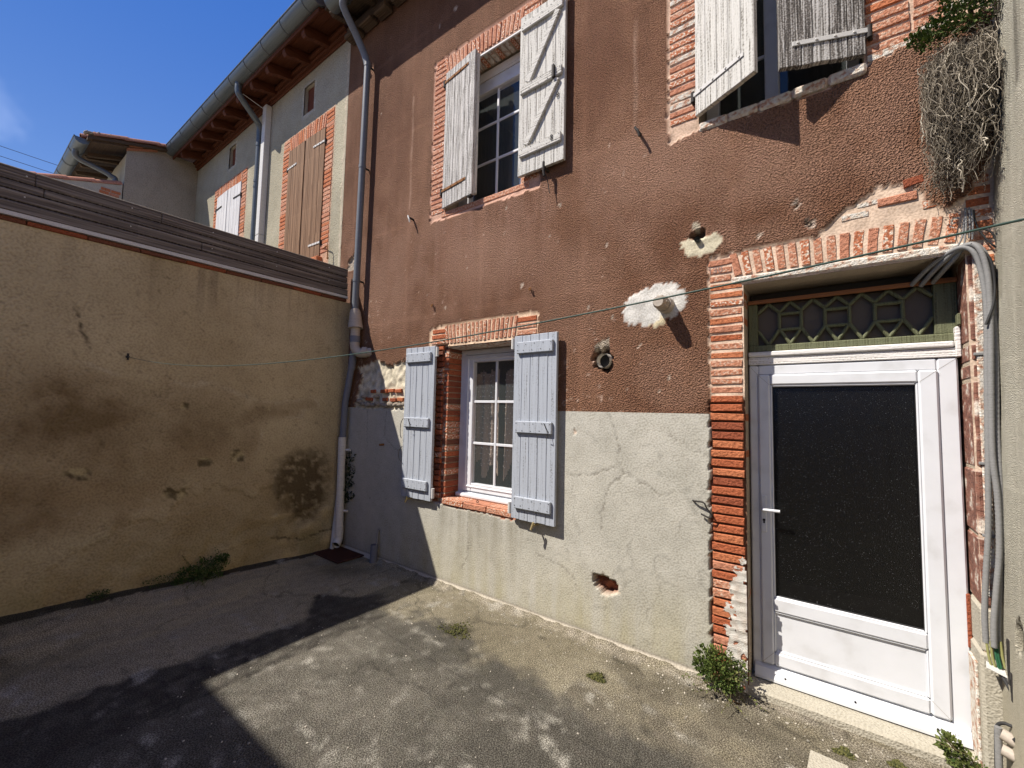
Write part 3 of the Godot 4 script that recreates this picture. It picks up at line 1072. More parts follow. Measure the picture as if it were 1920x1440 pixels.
# A leaf of planks hinged at its local origin. dir +1: it reaches to +x. Local z: 0 back, t front.
func shutter(parent: Node, at: Vector3, turn: float, dir: int, w: float, h: float, t: float, planks: int, mats: Array, opts := {}) -> Node3D:
	var s := node("shutter", parent, at, turn)
	var pw := w / planks
	for k in planks:
		var q := MB.new()
		var a := k * pw + 0.0012
		var b := (k + 1) * pw - 0.0012
		var y0: float = rng.randf_range(0.0, opts.get("ragged", 0.003))
		var zf := t + rng.randf_range(-0.0015, 0.0015)
		q.bb(Vector3(dir * a, y0, 0), Vector3(dir * b, h + rng.randf_range(-0.003, 0.003), zf), 0.0035)
		obj("plank", q, M[mats[k % mats.size()]], s)
	for y in opts.get("battens", []):
		var q := MB.new()
		var bh: float = opts.get("bh", 0.1)
		var m0: float = opts.get("b0", 0.04)
		var m1: float = opts.get("b1", 0.04)
		q.bb(Vector3(dir * m0, y - bh * .5, t + .001), Vector3(dir * (w - m1), y + bh * .5, t + .027), 0.006)
		obj("batten", q, M[opts.get("bm", mats[0])], s)
		var nl := MB.new()
		for k in planks:
			for e in [-0.27, 0.27]:
				var c := Vector3(dir * clamp((k + 0.5 + e * 0.5) * pw, m0 + .015, w - m1 - .015), y + bh * e + rng.randf_range(-.006, .006), t + .0275)
				nl.tube([c, c + Vector3(0, 0, .002)], .0042, 6)
		obj("nail", nl, M.iron, s).set_meta("kind", "stuff")
	for d in opts.get("braces", []):
		# [x0, y0, x1, y1]
		var a := Vector3(dir * d[0], d[1], t + .014)
		var b := Vector3(dir * d[2], d[3], t + .014)
		var q := MB.new()
		var u := (b - a).normalized()
		var bs := Basis(u, Vector3.BACK.cross(u), Vector3.BACK)
		q.box((a + b) * .5, Vector3((b - a).length(), .062, .024), .005, bs)
		obj("brace", q, M[opts.get("bm", mats[0])], s)
	for y in opts.get("straps", []):
		var q := MB.new()
		var l: float = opts.get("sl", w * 0.8)
		q.bb(Vector3(dir * -.012, y - .016, t + .001), Vector3(dir * l, y + .016, t + .008), 0.003)
		for k in 4:
			var c := Vector3(dir * (0.06 + (l - .09) * k / 3.0), y, t + .008)
			q.tube([c, c + Vector3(0, 0, .006)], [.009, .005], 8)
		obj("hinge_strap", q, M[opts.get("sm", "iron")], s)
		var pk := MB.new()
		pk.tube([Vector3(dir * -.018, y - .045, t), Vector3(dir * -.018, y + .03, t)], .015, 10)
		pk.tube([Vector3(dir * -.018, y - .04, t), Vector3(dir * -.05, y - .04, t * .5 - .03)], .011, 8)
		obj("pintle", pk, M.iron, s)
	return s


func old_house() -> void:
	var H := thing("old_house", "two storey house in brown render over grey cement with white glazed door", "house")
	var lime := L(.62, .55, .44)
	var pink := L(.56, .42, .31)
	# where the render is gone or patched
	add_patch([[-3.6, 3.875], [-2.12, 3.85], [-2.14, 5.80], [-3.605, 5.79]], -0.013, L(.62, .38, .28), 0.006, 0.002, .3, true)
	add_patch([[-.955, 3.825], [-.70, 3.86], [-.12, 3.83], [.15, 3.85], [.25, 3.9], [.35, 3.92], [.47, 3.965], [.8, 3.98], [.8, 7.0], [-.955, 7.0]], -0.013, L(.66, .48, .36), 0.012, 0.002, .3, true)
	add_patch([[-.674, -.1], [-.674, 2.895], [-.05, 2.905], [.02, 2.97], [.07, 3.02], [.17, 3.08], [.26, 3.13], [.36, 3.10], [.43, 3.05], [.45, 2.97], [.52, 2.93], [.60, 2.95], [.68, 3.12], [.8, 3.3], [.8, -.1]], -0.013, L(.70, .54, .41), 0.012, 0.002, .3, true)
	add_patch([[-.674, -.1], [-.674, 1.88], [-.45, 1.88], [-.45, -.1]], -0.03, L(.2, .1, .06), 0.006, 0.004, .3, true)
	add_patch([[-3.54, 2.44], [-3.54, 2.66], [-3.3, 2.69], [-2.11, 2.695], [-2.11, 2.44]], -0.010, L(.72, .53, .37), 0.01, 0.002, .3, true)
	add_patch([[-3.44, .80], [-3.44, 2.48], [-3.26, 2.48], [-3.26, .80]], -0.05, L(.3, .13, .075), 0.006, 0.004, .3, true)
	add_patch([[-2.36, .84], [-2.36, 2.47], [-2.25, 2.47], [-2.25, .84]], -0.03, L(.3, .13, .075), 0.006, 0.004, .3, true)
	add_patch([[-3.28, .86], [-3.25, .80], [-3.08, .785], [-2.7, .80], [-2.5, .785], [-2.30, .79], [-2.30, .88]], -0.012, L(.42, .16, .09), 0.012, 0.004, .3, true)
	# stones and cream mortar laid bare beside the window
	add_patch([[-4.88, 2.29], [-4.66, 2.32], [-4.55, 2.36], [-4.43, 2.365], [-4.21, 2.275], [-4.05, 2.32], [-3.9, 2.335], [-3.75, 2.35], [-3.7, 1.77], [-4.93, 1.77], [-4.84, 2.0], [-4.76, 2.2]], -0.022, L(.66, .60, .46), 0.018, 0.016, 0.5, true)
	# plaster patches round the flue and the old tap
	add_patch([[-1.29, 2.65], [-1.2, 2.72], [-1.11, 2.735], [-1.03, 2.755], [-.92, 2.765], [-.86, 2.70], [-.825, 2.64], [-.825, 2.56], [-.93, 2.48], [-1.0, 2.49], [-1.11, 2.435], [-1.18, 2.47], [-1.26, 2.455], [-1.30, 2.55]], 0.006, L(.66, .645, .6), 0.014, 0.007, 0.25, true)
	add_patch([[-1.11, 2.44], [-1.0, 2.50], [-.97, 2.45], [-1.05, 2.43]], 0.007, L(.66, .58, .40), 0.012, 0.006, .25, true)
	add_patch([[-.865, 3.04], [-.84, 2.95], [-.78, 2.915], [-.73, 2.91], [-.63, 2.93], [-.59, 2.98], [-.585, 3.03], [-.62, 3.07], [-.68, 3.055], [-.80, 3.055]], 0.003, L(.62, .57, .42), 0.012, 0.007, .25, true)
	blob(-.757, 3.135, .03, .035, 0.004, L(.62, .55, .42), .008)
	blob(-.735, 3.075, .05, .03, -0.05, L(.09, .06, .045), .01)
	# the broken hole with the stub of duct
	add_patch([[-1.56, 2.31], [-1.50, 2.36], [-1.42, 2.37], [-1.42, 2.30], [-1.46, 2.26], [-1.54, 2.26]], -0.012, L(.50, .43, .33), 0.01, 0.02)
	add_patch([[-1.535, 2.29], [-1.43, 2.30], [-1.39, 2.20], [-1.40, 2.12], [-1.46, 2.105], [-1.53, 2.15], [-1.555, 2.22]], -0.07, L(.11, .07, .05), 0.014, 0.02)
	# knocked-out hole near the ground
	add_patch([[-1.55, .50], [-1.45, .505], [-1.37, .48], [-1.33, .47], [-1.33, .39], [-1.40, .365], [-1.49, .36], [-1.52, .42]], -0.008, L(.55, .48, .38), 0.014, 0.004)
	add_patch([[-1.545, .50], [-1.45, .50], [-1.36, .475], [-1.335, .41], [-1.40, .375], [-1.47, .37], [-1.525, .43]], -0.09, L(.23, .085, .05), 0.007, 0.04, 0.8)
	for t in [[-.15, 3.135, .03], [-.08, 2.99, .032], [-.36, 2.97, .014], [-3.6, 3.05, .012], [-2.0, 3.35, .01], [-2.5, 3.75, .018], [-1.9, 3.62, .016], [-1.45, 3.15, .012], [-1.6, 2.66, .012], [-1.17, 2.3, .014], [-1.4, 2.55, .012], [-1.75, 3.0, .008], [-.95, 2.05, .016], [-1.02, 1.95, .01], [-1.72, 1.62, .02], [-3.3, 6.3, .03], [-3.55, 6.22, .014], [-4.6, 5.6, .01], [-3.0, 3.25, .012], [-2.3, 2.95, .02], [-3.3, 2.87, .02]]:
		blob(t[0], t[1], t[2] * .8, t[2] * 1.2, -0.006, L(.62, .5, .4), .008, .003)
	blob(-.08, 2.99, .016, .02, -.03, L(.1, .07, .05), .006)
	blob(-.15, 3.12, .014, .014, -.03, L(.1, .07, .05), .006)
	add_patch([[-5.2, 3.62], [-4.97, 3.62], [-4.97, 3.78], [-5.05, 3.82], [-5.2, 3.76]], -.02, L(.58, .5, .4), .02, .015)

	add_crack([[-1.41, 1.75], [-1.33, 1.52], [-1.34, 1.39], [-1.29, 1.33], [-1.42, 1.18], [-1.48, .98], [-1.47, .86]], cracks)
	add_crack([[-1.29, 1.33], [-1.13, 1.25], [-1.01, 1.19], [-.88, 1.22]], cracks)
	add_crack([[-1.79, 1.24], [-1.55, 1.28], [-1.34, 1.36]], cracks)
	add_crack([[-.95, 1.62], [-.8, 1.55], [-.69, 1.5]], cracks)
	add_crack([[-4.25, 1.75], [-4.26, 1.45], [-4.05, 1.3], [-3.9, 1.32]], cracks)
	add_crack([[-4.62, 1.78], [-4.6, 1.3]], cracks)
	add_crack([[-2.9, .7], [-2.88, .4], [-2.95, .2]], cracks)
	add_crack([[-2.1, .55], [-1.85, .5], [-1.7, .42]], cracks)

	var op := [[-3.38, -2.345, 3.955, 5.56], [-.735, .205, 3.91, 5.7], [-3.27, -2.34, .865, 2.45], [-.458, .59, -1.0, 2.665]]
	var hole := func(x: float, y: float) -> bool:
		for r in op:
			if x > r[0] and x < r[1] and y > r[2] and y < r[3]:
				return true
		return false
	var xs := []
	var ys := []
	for r in op:
		xs += [r[0], r[1]]; ys += [r[2], r[3]]
	sheet("stucco_wall", lin(-5.39, .745, .018, xs + [-.674, -.45, -3.6]), lin(1.785, 7.35, .018, ys), f_stucco, hole, M.stucco, H, false, "mortar_bed", M.plaster)
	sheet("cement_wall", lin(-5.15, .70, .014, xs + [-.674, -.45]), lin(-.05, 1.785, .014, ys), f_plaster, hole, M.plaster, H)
	for k in 4:
		room(H, op[k][0] - .006, op[k][1] + .006, (op[k][2] if k < 3 else -.06) - .006, op[k][3] + .006)

	# --- brick surround of the door
	var ds := node("door_surround", H)
	stack(ds, -.672, -.462, 1.86, 2.70, .0615, .017, -.006, .2, "mixed")
	stack(ds, -.672, -.462, .80, 1.86, .0615, .013, -.004, .2, "raw", .014)
	stack(ds, -.672, -.462, .02, .80, .0615, .011, -.004, .2, "mixed", .012)
	# lime slopped over the lower courses
	var f_lime := func(x: float, y: float) -> void:
		var q := nB.get_noise_2d(x * 30.0, y * 26.0)
		sp = Vector3(x, y, .004 + .004 * q - .004 * absf(sin((y - .02) * PI / .0615)))
		sc = pal(L(.74, .72, .66), L(.6, .52, .44), .3 + .9 * q)
	var h_lime := func(x: float, y: float) -> bool:
		var e: float = nB.get_noise_2d(x * 14.0, y * 20.0) + .6 * nC.get_noise_2d(x * 30.0, y * 30.0)
		var left: float = -.575 + .05 * e + clamp(y - .5, 0.0, 1.0) * .16
		return x < left or e < -.5 or y > .80 + .12 * e
	sheet("limewash", lin(-.64, -.460, .005), lin(.0, .9, .005), f_lime, h_lime, M.lime_smear, ds)
	for k in 3:
		brick(ds, Vector2(-.60 + .0 * k, 2.73 + k * .058), Vector2(.135 + .012 * k, .043), -.006, .18, "faded")
	flat_arch(ds, -.535, .58, 2.73, 2.895, 17, .017, .20, -.006, .2, "faded")
	var tm := TextMesh.new()
	tm.text = "130"
	tm.font_size = 32
	tm.pixel_size = .0018
	tm.depth = .0012
	var num := put("lettering", tm, M.print_faded, ds)
	num.position = Vector3(-.632, 2.795, -.0045)
	# the course of broken bricks above the arch
	brick(ds, Vector2(.33, 3.035), Vector2(.17, .05), -.004, .1, "mixed", .03)
	brick(ds, Vector2(.14, 2.985), Vector2(.13, .04), -.008, .1, "limed", .02)
	brick(ds, Vector2(.20, 3.045), Vector2(.1, .03), -.01, .1, "limed", .05)
	brick(ds, Vector2(.49, 2.97), Vector2(.11, .05), -.008, .1, "washed", .02)
	brick(ds, Vector2(.40, 3.115), Vector2(.085, .05), .004, .1, "raw", .1)
	for k in 8:
		brick(ds, Vector2(.652 + rng.randf_range(-.012, .012), 2.62 + k * .062), Vector2(.085, .045), -.008, .12, "mixed", rng.randf_range(-.05, .05))
	var sf := MB.new()
	sf.bb(Vector3(-.53, 2.674, -.40), Vector3(.60, 2.722, -.002), .008)
	obj("soffit", sf, M.limed, ds)
	# right jamb: big painted blocks in the reveal and a limewashed front edge
	var yb := [.84, 1.19, 1.53, 1.99, 2.08, 2.185, 2.66]
	for k in yb.size() - 1:
		var q := MB.new()
		q.bb(Vector3(.591 + rng.randf_range(-.004, .003), yb[k] + .004, -.25), Vector3(.655, yb[k + 1] - .004, -.004 - rng.randf() * .008), .012)
		obj("brick", q, M.brown_jamb, ds)
	var edge := MB.new()
	edge.bb(Vector3(.612, .9, -.006), Vector3(.645, 2.655, .006), .005)
	obj("lime_edge", edge, M.limed, ds)
	var foot := MB.new()
	foot.bb(Vector3(.575, -.03, -.26), Vector3(.66, .62, -.002), .012)
	foot.bb(Vector3(.583, .62, -.25), Vector3(.66, .836, -.006), .012)
	obj("cement_foot", foot, M.plaster_plain, ds)
	bar("red_board", Vector3(.566, .56, -.225), Vector3(.583, .84, -.19), M.brick_dark, ds)
	bar("lime_edge", Vector3(.562, .02, -.18), Vector3(.5755, .55, -.05), M.limed, ds, .004)

	# --- lower window: arch, jambs, sill
	var ls := node("window_surround", H)
	for k in 3:
		brick(ls, Vector2(-3.405 + .01 * k, 2.507 + k * .058), Vector2(.215, .045), -.002, .15, "mixed")
		brick(ls, Vector2(-2.235, 2.507 + k * .062), Vector2(.215, .048), -.002, .15, "mixed")
	flat_arch(ls, -3.30, -2.345, 2.475, 2.68, 18, .016, .17, -.002, .15, "faded")
	stack(ls, -3.43, -3.33, .84, 2.475, .0612, .012, -.018, .16, "dark", .01)
	stack(ls, -3.335, -3.264, .84, 2.46, .0612, .011, -.045, .24, "dark", .004)
	stack(ls, -2.338, -2.27, .84, 2.46, .0612, .013, -.012, .24, "raw", .012)
	for k in 3:
		brick(ls, Vector2(-3.11 + k * .30, .832), Vector2(.296, .058), .012 - .003 * k, .26, "faded", rng.randf_range(-.012, .012))
	bar("soffit", Vector3(-3.27, 2.436, -.3), Vector3(-2.34, 2.47, -.03), M.limed, ls, .006)

	# --- upper window surround
	var us := node("window_surround", H)
	stack(us, -3.598, -3.385, 3.955, 5.62, .0605, .015, -.004, .16, "faded")
	for k in 3:
		brick(us, Vector2(-3.50, 5.65 + k * .055), Vector2(.18 - .02 * k, .042), -.004, .12, "faded")
	flat_arch(us, -3.43, -2.34, 5.57, 5.775, 19, .016, .20, -.004, .16, "faded")
	stack(us, -2.34, -2.145, 5.57, 5.78, .062, .015, -.004, .16, "faded")
	stack(us, -2.34, -2.15, 3.955, 5.57, .0615, .016, -.006, .16, "washed")
	var sl := MB.new()
	sl.bb(Vector3(-3.42, 3.895, -.3), Vector3(-2.25, 3.953, -.006), .006)
	obj("sill", sl, M.brick_faded, us)
	for k in 15:
		var q := MB.new()
		q.bb(Vector3(-3.37 + k * .068, 5.545 + rng.randf() * .006, -.2), Vector3(-3.37 + k * .068 + .05, 5.575, -.02), .006)
		obj("brick", q, M.limed if k % 3 else M.brick_washed, us)
	bar("lintel_frame", Vector3(-3.38, 5.535, -.03), Vector3(-2.345, 5.557, -.012), M.white_old, us)

	# --- right upper window surround
	var rs := node("window_surround", H)
	stack(rs, -.945, -.745, 3.96, 5.66, .0605, .016, -.004, .16, "washed")
	stack(rs, .215, .418, 3.945, 5.66, .066, .014, -.003, .16, "mixed")
	stack(rs, .426, .58, 4.0, 5.66, .066, .014, -.004, .16, "washed")
	stack(rs, .585, .735, 4.12, 5.66, .066, .016, -.006, .16, "mixed")
	var s2 := MB.new()
	for k in 5:
		var a := -.73 + k * .19
		s2.bb(Vector3(a, 3.835 + rng.randf() * .012, -.34), Vector3(a + .188, 3.905 + rng.randf() * .004, .012 + rng.randf() * .012), .014)
	obj("sill", s2, M.limed, rs)
	for t in [[.32, 3.935, .2], [.49, 3.985, .15], [.64, 4.06, .16]]:
		brick(rs, Vector2(t[0], t[1]), Vector2(t[2], .05), -.004, .12, "limed", .04)

	# --- bare stones
	var bare := node("bare_masonry", H)
	for t in [[-4.31, 1.985, .12], [-4.17, 1.99, .10], [-4.04, 1.985, .11], [-4.52, 1.985, .09], [-4.28, 1.885, .09], [-4.13, 1.88, .11], [-4.0, 1.885, .1], [-4.6, 1.89, .13]]:
		brick(bare, Vector2(t[0], t[1]), Vector2(t[2], .042), .006, .1, "raw", rng.randf_range(-.06, .06))
	for t in [[-4.25, 1.815, .04], [-4.17, 1.83, .05], [-4.08, 1.825, .045], [-4.0, 1.82, .04], [-4.33, 1.82, .035], [-4.42, 1.83, .05], [-4.52, 1.815, .045], [-4.62, 1.825, .05], [-4.72, 1.83, .045], [-4.8, 1.86, .05], [-4.7, 1.92, .045], [-4.45, 1.92, .04], [-3.92, 1.83, .04]]:
		var st := SphereMesh.new()
		st.radius = t[2]; st.height = t[2] * 1.5; st.radial_segments = 10; st.rings = 5
		var o := put("stone", st, M.stone, bare)
		o.position = Vector3(t[0], t[1], -.008)
		o.rotation = Vector3(rng.randf(), rng.randf(), rng.randf_range(-.3, .3))
		o.scale = Vector3(1.1, .8, .8)

	house_windows(H)
	house_shutters(H)
	door(H)
	old_eave(H)


func house_windows(H: Node) -> void:
	# lower
	var w := node("window", H)
	var f := MB.new()
	ring(f, -3.268, -2.342, .868, 2.432, .075, .05, .05, .06, -.30, -.235)
	obj("frame", f, M.pvc, w)
	var sa := MB.new()
	ring(sa, -3.19, -2.395, .925, 2.368, .118, .07, .085, .075, -.285, -.222)
	ring(sa, -3.155, -2.41, .965, 2.34, .02, .02, .02, .02, -.23, -.212, .008)
	obj("sash", sa, M.pvc, w)
	bar("sill_bar", Vector3(-3.25, .862, -.25), Vector3(-2.345, .905, -.17), M.pvc, w, .012)
	pane_grid(w, -3.07, -2.466, 1.01, 2.292, 2, [1.43, 1.87], -.25, .026)
	# curtains with woven dots, drawn to both sides and tapering to lace points
	for side in 2:
		var x0 := -3.16 if side == 0 else -2.74
		var x1 := -2.80 if side == 0 else -2.40
		var fn := func(x: float, y: float) -> void:
			sp = Vector3(x, y, -.36 + .022 * sin(x * 62.0 + .6 * sin(y * 3.0)) + .01 * sin(x * 21.0 + y * 2.0))
			sc = Color.WHITE
		var hole := func(x: float, y: float) -> bool:
			var t: float = (x - x0) / (x1 - x0)
			return y < 1.06 + .32 * absf(fmod(t * 2.0 + .5, 1.0) - .5) + .05 * sin(x * 40.0) or y > 2.2 - .02 * sin(x * 50.0)
		sheet("curtain", lin(x0, x1, .008), lin(1.0, 2.26, .02), fn, hole, M.curtain, w)
		var dots := MB.new()
		for i in 14:
			for j in 18:
				var x: float = x0 + .015 + i * .026 + (.013 if j % 2 else 0.0)
				var y := 1.2 + j * .056
				if x > x1 - .01 or hole.call(x, y - .03):
					continue
				fn.call(x, y)
				dots.box(sp + Vector3(rng.randf_range(-.005, .005), rng.randf_range(-.012, .012), .006), Vector3(.009, .009, .003) * rng.randf_range(.5, 1.0), .0)
		obj("woven_dots", dots, M.curtain_dot, w).set_meta("kind", "stuff")
	# upper left
	var u := node("window", H)
	f = MB.new()
	ring(f, -3.378, -2.347, 3.957, 5.44, .09, .06, .06, .1, -.30, -.22)
	ring(f, -3.30, -2.40, 4.01, 5.345, .1, .065, .06, .055, -.285, -.205)
	obj("frame", f, M.pvc, u)
	bar("blind_box", Vector3(-3.378, 5.44, -.32), Vector3(-2.347, 5.54, -.21), M.white_old, u)
	pane_grid(u, -3.2, -2.465, 4.07, 5.29, 2, [4.495, 4.92], -.245, .026)
	var fn2 := func(x: float, y: float) -> void:
		sp = Vector3(x, y, -.34 + .018 * sin(x * 70.0))
		sc = Color.WHITE
	sheet("curtain", lin(-2.60, -2.42, .006), lin(4.02, 5.2, .1), fn2, nohole, M.curtain_blue, u)
	# upper right
	var r := node("window", H)
	f = MB.new()
	ring(f, -.733, .203, 3.912, 5.6, .09, .07, .07, .07, -.32, -.25)
	f.bb(Vector3(-.335, 3.98, -.31), Vector3(-.245, 5.53, -.235), .01)
	obj("frame", f, M.pvc, r)
	pane_grid(r, -.643, -.335, 3.99, 5.53, 1, [4.42, 4.9], -.275, .024)
	pane_grid(r, -.245, .133, 3.99, 5.53, 1, [4.42, 4.9], -.275, .024)


func house_shutters(H: Node) -> void:
	# ground floor pair, opened flat against the wall
	var g := {"battens": [.155, .82, 1.53], "bh": .105, "b0": .045, "b1": .03, "bm": "grey_paint", "ragged": .006}
	var sl := shutter(H, Vector3(-3.375, .812, .028), .015, -1, .47, 1.645, .03, 5, ["grey_paint"], g)
	var sr := shutter(H, Vector3(-2.325, .818, .030), -.02, 1, .462, 1.645, .03, 5, ["grey_paint"], g)
	for s in [[sl, -1], [sr, 1]]:
		for y in [.09, 1.58]:
			var m := MB.new()
			m.tube([Vector3(s[1] * -.022, y - .05, .02), Vector3(s[1] * -.022, y + .05, .02)], .017, 10)
			m.bb(Vector3(s[1] * -.022, y - .02, .0), Vector3(s[1] * .01, y + .02, .02))
			obj("hinge", m, M.white_metal, s[0])
		var x: float = s[1] * .36
		pipe("wire_hook", [Vector3(x, .86, .062), Vector3(x + .035, .80, .066), Vector3(x + .05, .74, .07), Vector3(x + .025, .745, .068)], .0035, M.iron, s[0], 6)
	pipe("wire_hook", smooth([Vector3(-.475, .86, .03), Vector3(-.49, .80, .05), Vector3(-.492, .68, .05), Vector3(-.47, .64, .05)]), .004, M.iron, sl, 6)
	pipe("wire_hook", smooth([Vector3(-.47, .55, .03), Vector3(-.50, .50, .05), Vector3(-.50, .42, .05), Vector3(-.46, .38, .05)]), .004, M.iron, sl, 6)
	# first floor left window: one leaf nearly closed, one folded back
	var a := shutter(H, Vector3(-3.376, 3.975, -.006), -.13, 1, .50, 1.565, .036, 6, ["wood_peeling"], {"straps": [.2, 1.455], "sl": .40, "sm": "rust", "ragged": .008})
	bar("lock_rail", Vector3(.455, .02, -.04), Vector3(.50, 1.55, -.001), M.wood_white, a, .006)
	bar("bolt_end", Vector3(.42, -.012, -.01), Vector3(.48, .03, .03), M.iron, a, .004)
	var b := shutter(H, Vector3(-2.335, 3.985, .020), -.03, 1, .51, 1.60, .034, 5, ["wood_white"], {"battens": [.21, .83, 1.47], "bh": .085, "b0": .03, "b1": .02, "bm": "wood_white_level", "braces": [[.10, .27, .44, .77], [.11, .885, .44, 1.42]], "ragged": .005})
	bar("latch", Vector3(.40, .77, .05), Vector3(.425, .89, .085), M.iron, b)
	for p in [[.44, .62], [.40, .225]]:
		var q := MB.new()
		for k in 2:
			var pts := []
			for i in 9:
				pts.append(Vector3(p[0] + .011 * cos(TAU * i / 8.0), p[1] + .012 - .024 * k + .012 * sin(TAU * i / 8.0), .066 if p[1] < .5 else .042))
			q.tube(pts, .003, 6, false)
		obj("wire_hook", q, M.iron, b)
	# first floor right window: both leaves ajar
	shutter(H, Vector3(-.732, 3.945, .0), -.515, 1, .47, 1.6, .036, 5, ["wood_white", "wood_white", "wood_white"], {"straps": [.17, 1.45], "sl": .40, "sm": "white_metal", "ragged": .006})
	shutter(H, Vector3(.203, 3.94, .0), .36, -1, .455, 1.6, .036, 5, ["wood_bare", "wood_bare", "wood_peeling"], {"straps": [.145, 1.45], "sl": .385, "sm": "white_metal", "ragged": .008})


func door(H: Node) -> void:
	var d := node("door", H)
	var f := MB.new()
	ring(f, -.456, .577, .06, 2.128, .056, .085, .085, .068, -.275, -.198, .008)
	obj("frame", f, M.pvc, d)
	var s := MB.new()
	ring(s, -.402, .494, .15, 2.062, .072, .084, .085, .072, -.27, -.182, .010)
	s.bb(Vector3(-.33, .492, -.268), Vector3(.41, .584, -.183), .010)
	obj("sash", s, M.pvc, d)
	var bead := MB.new()
	ring(bead, -.332, .412, .580, 1.992, .014, .014, .014, .014, -.215, -.19, .006)
	ring(bead, -.332, .412, .234, .494, .012, .012, .012, .012, -.215, -.19, .006)
	obj("glazing_bead", bead, M.pvc, d)
	var seal := MB.new()
	ring(seal, -.319, .399, .593, 1.979, .004, .004, .004, .004, -.222, -.197, .0)
	obj("seal", seal, M.pvc_seal, d)
	var g := MB.new()
	g.quad(Vector3(-.32, .592, -.215), Vector3(.40, .592, -.215), Vector3(.40, 1.98, -.215), Vector3(-.32, 1.98, -.215))
	obj("glass", g, M.frosted, d)
	# pale beads standing in for sun glints on the pebbled pane
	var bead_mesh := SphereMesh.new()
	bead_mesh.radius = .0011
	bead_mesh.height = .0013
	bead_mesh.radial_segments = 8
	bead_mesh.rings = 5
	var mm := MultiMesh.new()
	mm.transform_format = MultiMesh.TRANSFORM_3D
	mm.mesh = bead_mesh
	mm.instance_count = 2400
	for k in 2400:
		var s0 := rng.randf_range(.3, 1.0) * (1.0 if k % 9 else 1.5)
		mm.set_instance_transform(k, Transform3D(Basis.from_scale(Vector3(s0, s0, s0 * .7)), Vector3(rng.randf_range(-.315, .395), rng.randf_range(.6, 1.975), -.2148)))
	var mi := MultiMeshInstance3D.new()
	mi.name = "glint_specks"
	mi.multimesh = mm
	mi.material_override = M.glint_speck
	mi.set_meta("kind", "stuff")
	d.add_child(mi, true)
	bar("panel", Vector3(-.322, .24, -.235), Vector3(.402, .49, -.203), M.pvc, d)
	# mitred corners show as fine lines, with a little dirt in them
	var mi2 := MB.new()
	for t in [[-.402, .15, .072, .085, 1, 1], [.494, .15, .084, .085, -1, 1], [-.402, 2.062, .072, .072, 1, -1], [.494, 2.062, .084, .072, -1, -1], [-.456, 2.128, .056, .068, 1, -1], [.577, 2.128, .085, .068, -1, -1]]:
		var fz: float = -.1815 if absf(t[0]) < .5 and t[0] != -.456 else -.1975
		var pa := Vector3(t[0], t[1], fz)
		var pb := Vector3(t[0] + t[2] * t[4], t[1] + t[3] * t[5], fz)
		var dv := (pb - pa).normalized()
		mi2.box((pa + pb) * .5, Vector3((pb - pa).length() * .9, .0016, .0008), 0.0, Basis(dv, Vector3.BACK.cross(dv), Vector3.BACK))
	obj("mitre_line", mi2, M.grime, d).set_meta("kind", "stuff")
	var wb := MB.new()
	wb.prism(PackedVector2Array([Vector2(-.2, .062), Vector2(-.148, .062), Vector2(-.148, .078), Vector2(-.17, .128), Vector2(-.2, .14)]), -.44, .56, Transform3D(Basis(Vector3(0, 0, 1), Vector3(0, 1, 0), Vector3(1, 0, 0)), Vector3.ZERO))
	obj("weather_bar", wb, M.pvc, d)
	var sc2 := MB.new()
	for x in [-.27, .08, .43]:
		sc2.tube([Vector3(x, .10, -.161), Vector3(x, .1005, -.155)], .006, 8)
	obj("screw", sc2, M.black, d).set_meta("kind", "stuff")
	var tm := TextMesh.new()
	tm.text = "A.MILLET"
	var sf := SystemFont.new()
	sf.font_names = PackedStringArray(["Droid Sans"])
	tm.font = sf
	tm.font_size = 32
	tm.pixel_size = 0.0006
	tm.depth = 0.001
	var tx := put("lettering", tm, M.print, d)
	tx.position = Vector3(.475, .1, -.158)
	tx.rotation.x = -.42
	# handle
	bar("handle_plate", Vector3(-.392, 1.0, -.184), Vector3(-.36, 1.245, -.174), M.pvc, d, .005)
	pipe("handle", smooth([Vector3(-.376, 1.155, -.18), Vector3(-.376, 1.155, -.145), Vector3(-.366, 1.156, -.132), Vector3(-.28, 1.158, -.13)], 4), .0095, M.pvc, d)
	var kh := MB.new()
	kh.tube([Vector3(-.376, 1.082, -.174), Vector3(-.376, 1.082, -.1725)], .0085, 12)
	kh.bb(Vector3(-.381, 1.06, -.1745), Vector3(-.371, 1.078, -.1727), 0.0)
	obj("keyhole", kh, M.black, d)
	# painted wooden head and the green fanlight
	var t := node("transom", H)
	bar("head_board", Vector3(-.458, 2.132, -.30), Vector3(.585, 2.185, -.192), M.white_old, t, .005)
	bar("head_board", Vector3(-.458, 2.187, -.30), Vector3(.565, 2.222, -.178), M.white_old, t, .008)
	bar("head_board", Vector3(.567, 2.13, -.26), Vector3(.589, 2.30, -.17), M.white_old, t, .004)
	bar("rail", Vector3(-.458, 2.224, -.30), Vector3(.585, 2.27, -.205), M.green_paint, t, .006)
	bar("stile", Vector3(-.458, 2.27, -.29), Vector3(-.402, 2.565, -.215), M.green_paint, t, .004)
	bar("stile", Vector3(.492, 2.27, -.29), Vector3(.589, 2.565, -.215), M.green_paint, t, .004)
	bar("stile", Vector3(.574, 2.305, -.2), Vector3(.589, 2.37, -.15), M.green_paint, t, .004)
	bar("orange_strip", Vector3(-.458, 2.562, -.215), Vector3(.589, 2.588, -.192), M.orange_strip, t, .003)
	bar("back_board", Vector3(-.458, 2.588, -.36), Vector3(.589, 2.66, -.33), M.room, t)
	var gl := MB.new()
	gl.quad(Vector3(-.402, 2.27, -.262), Vector3(.492, 2.27, -.262), Vector3(.492, 2.565, -.262), Vector3(-.402, 2.565, -.262))
	obj("glass", gl, M.obscured, t)
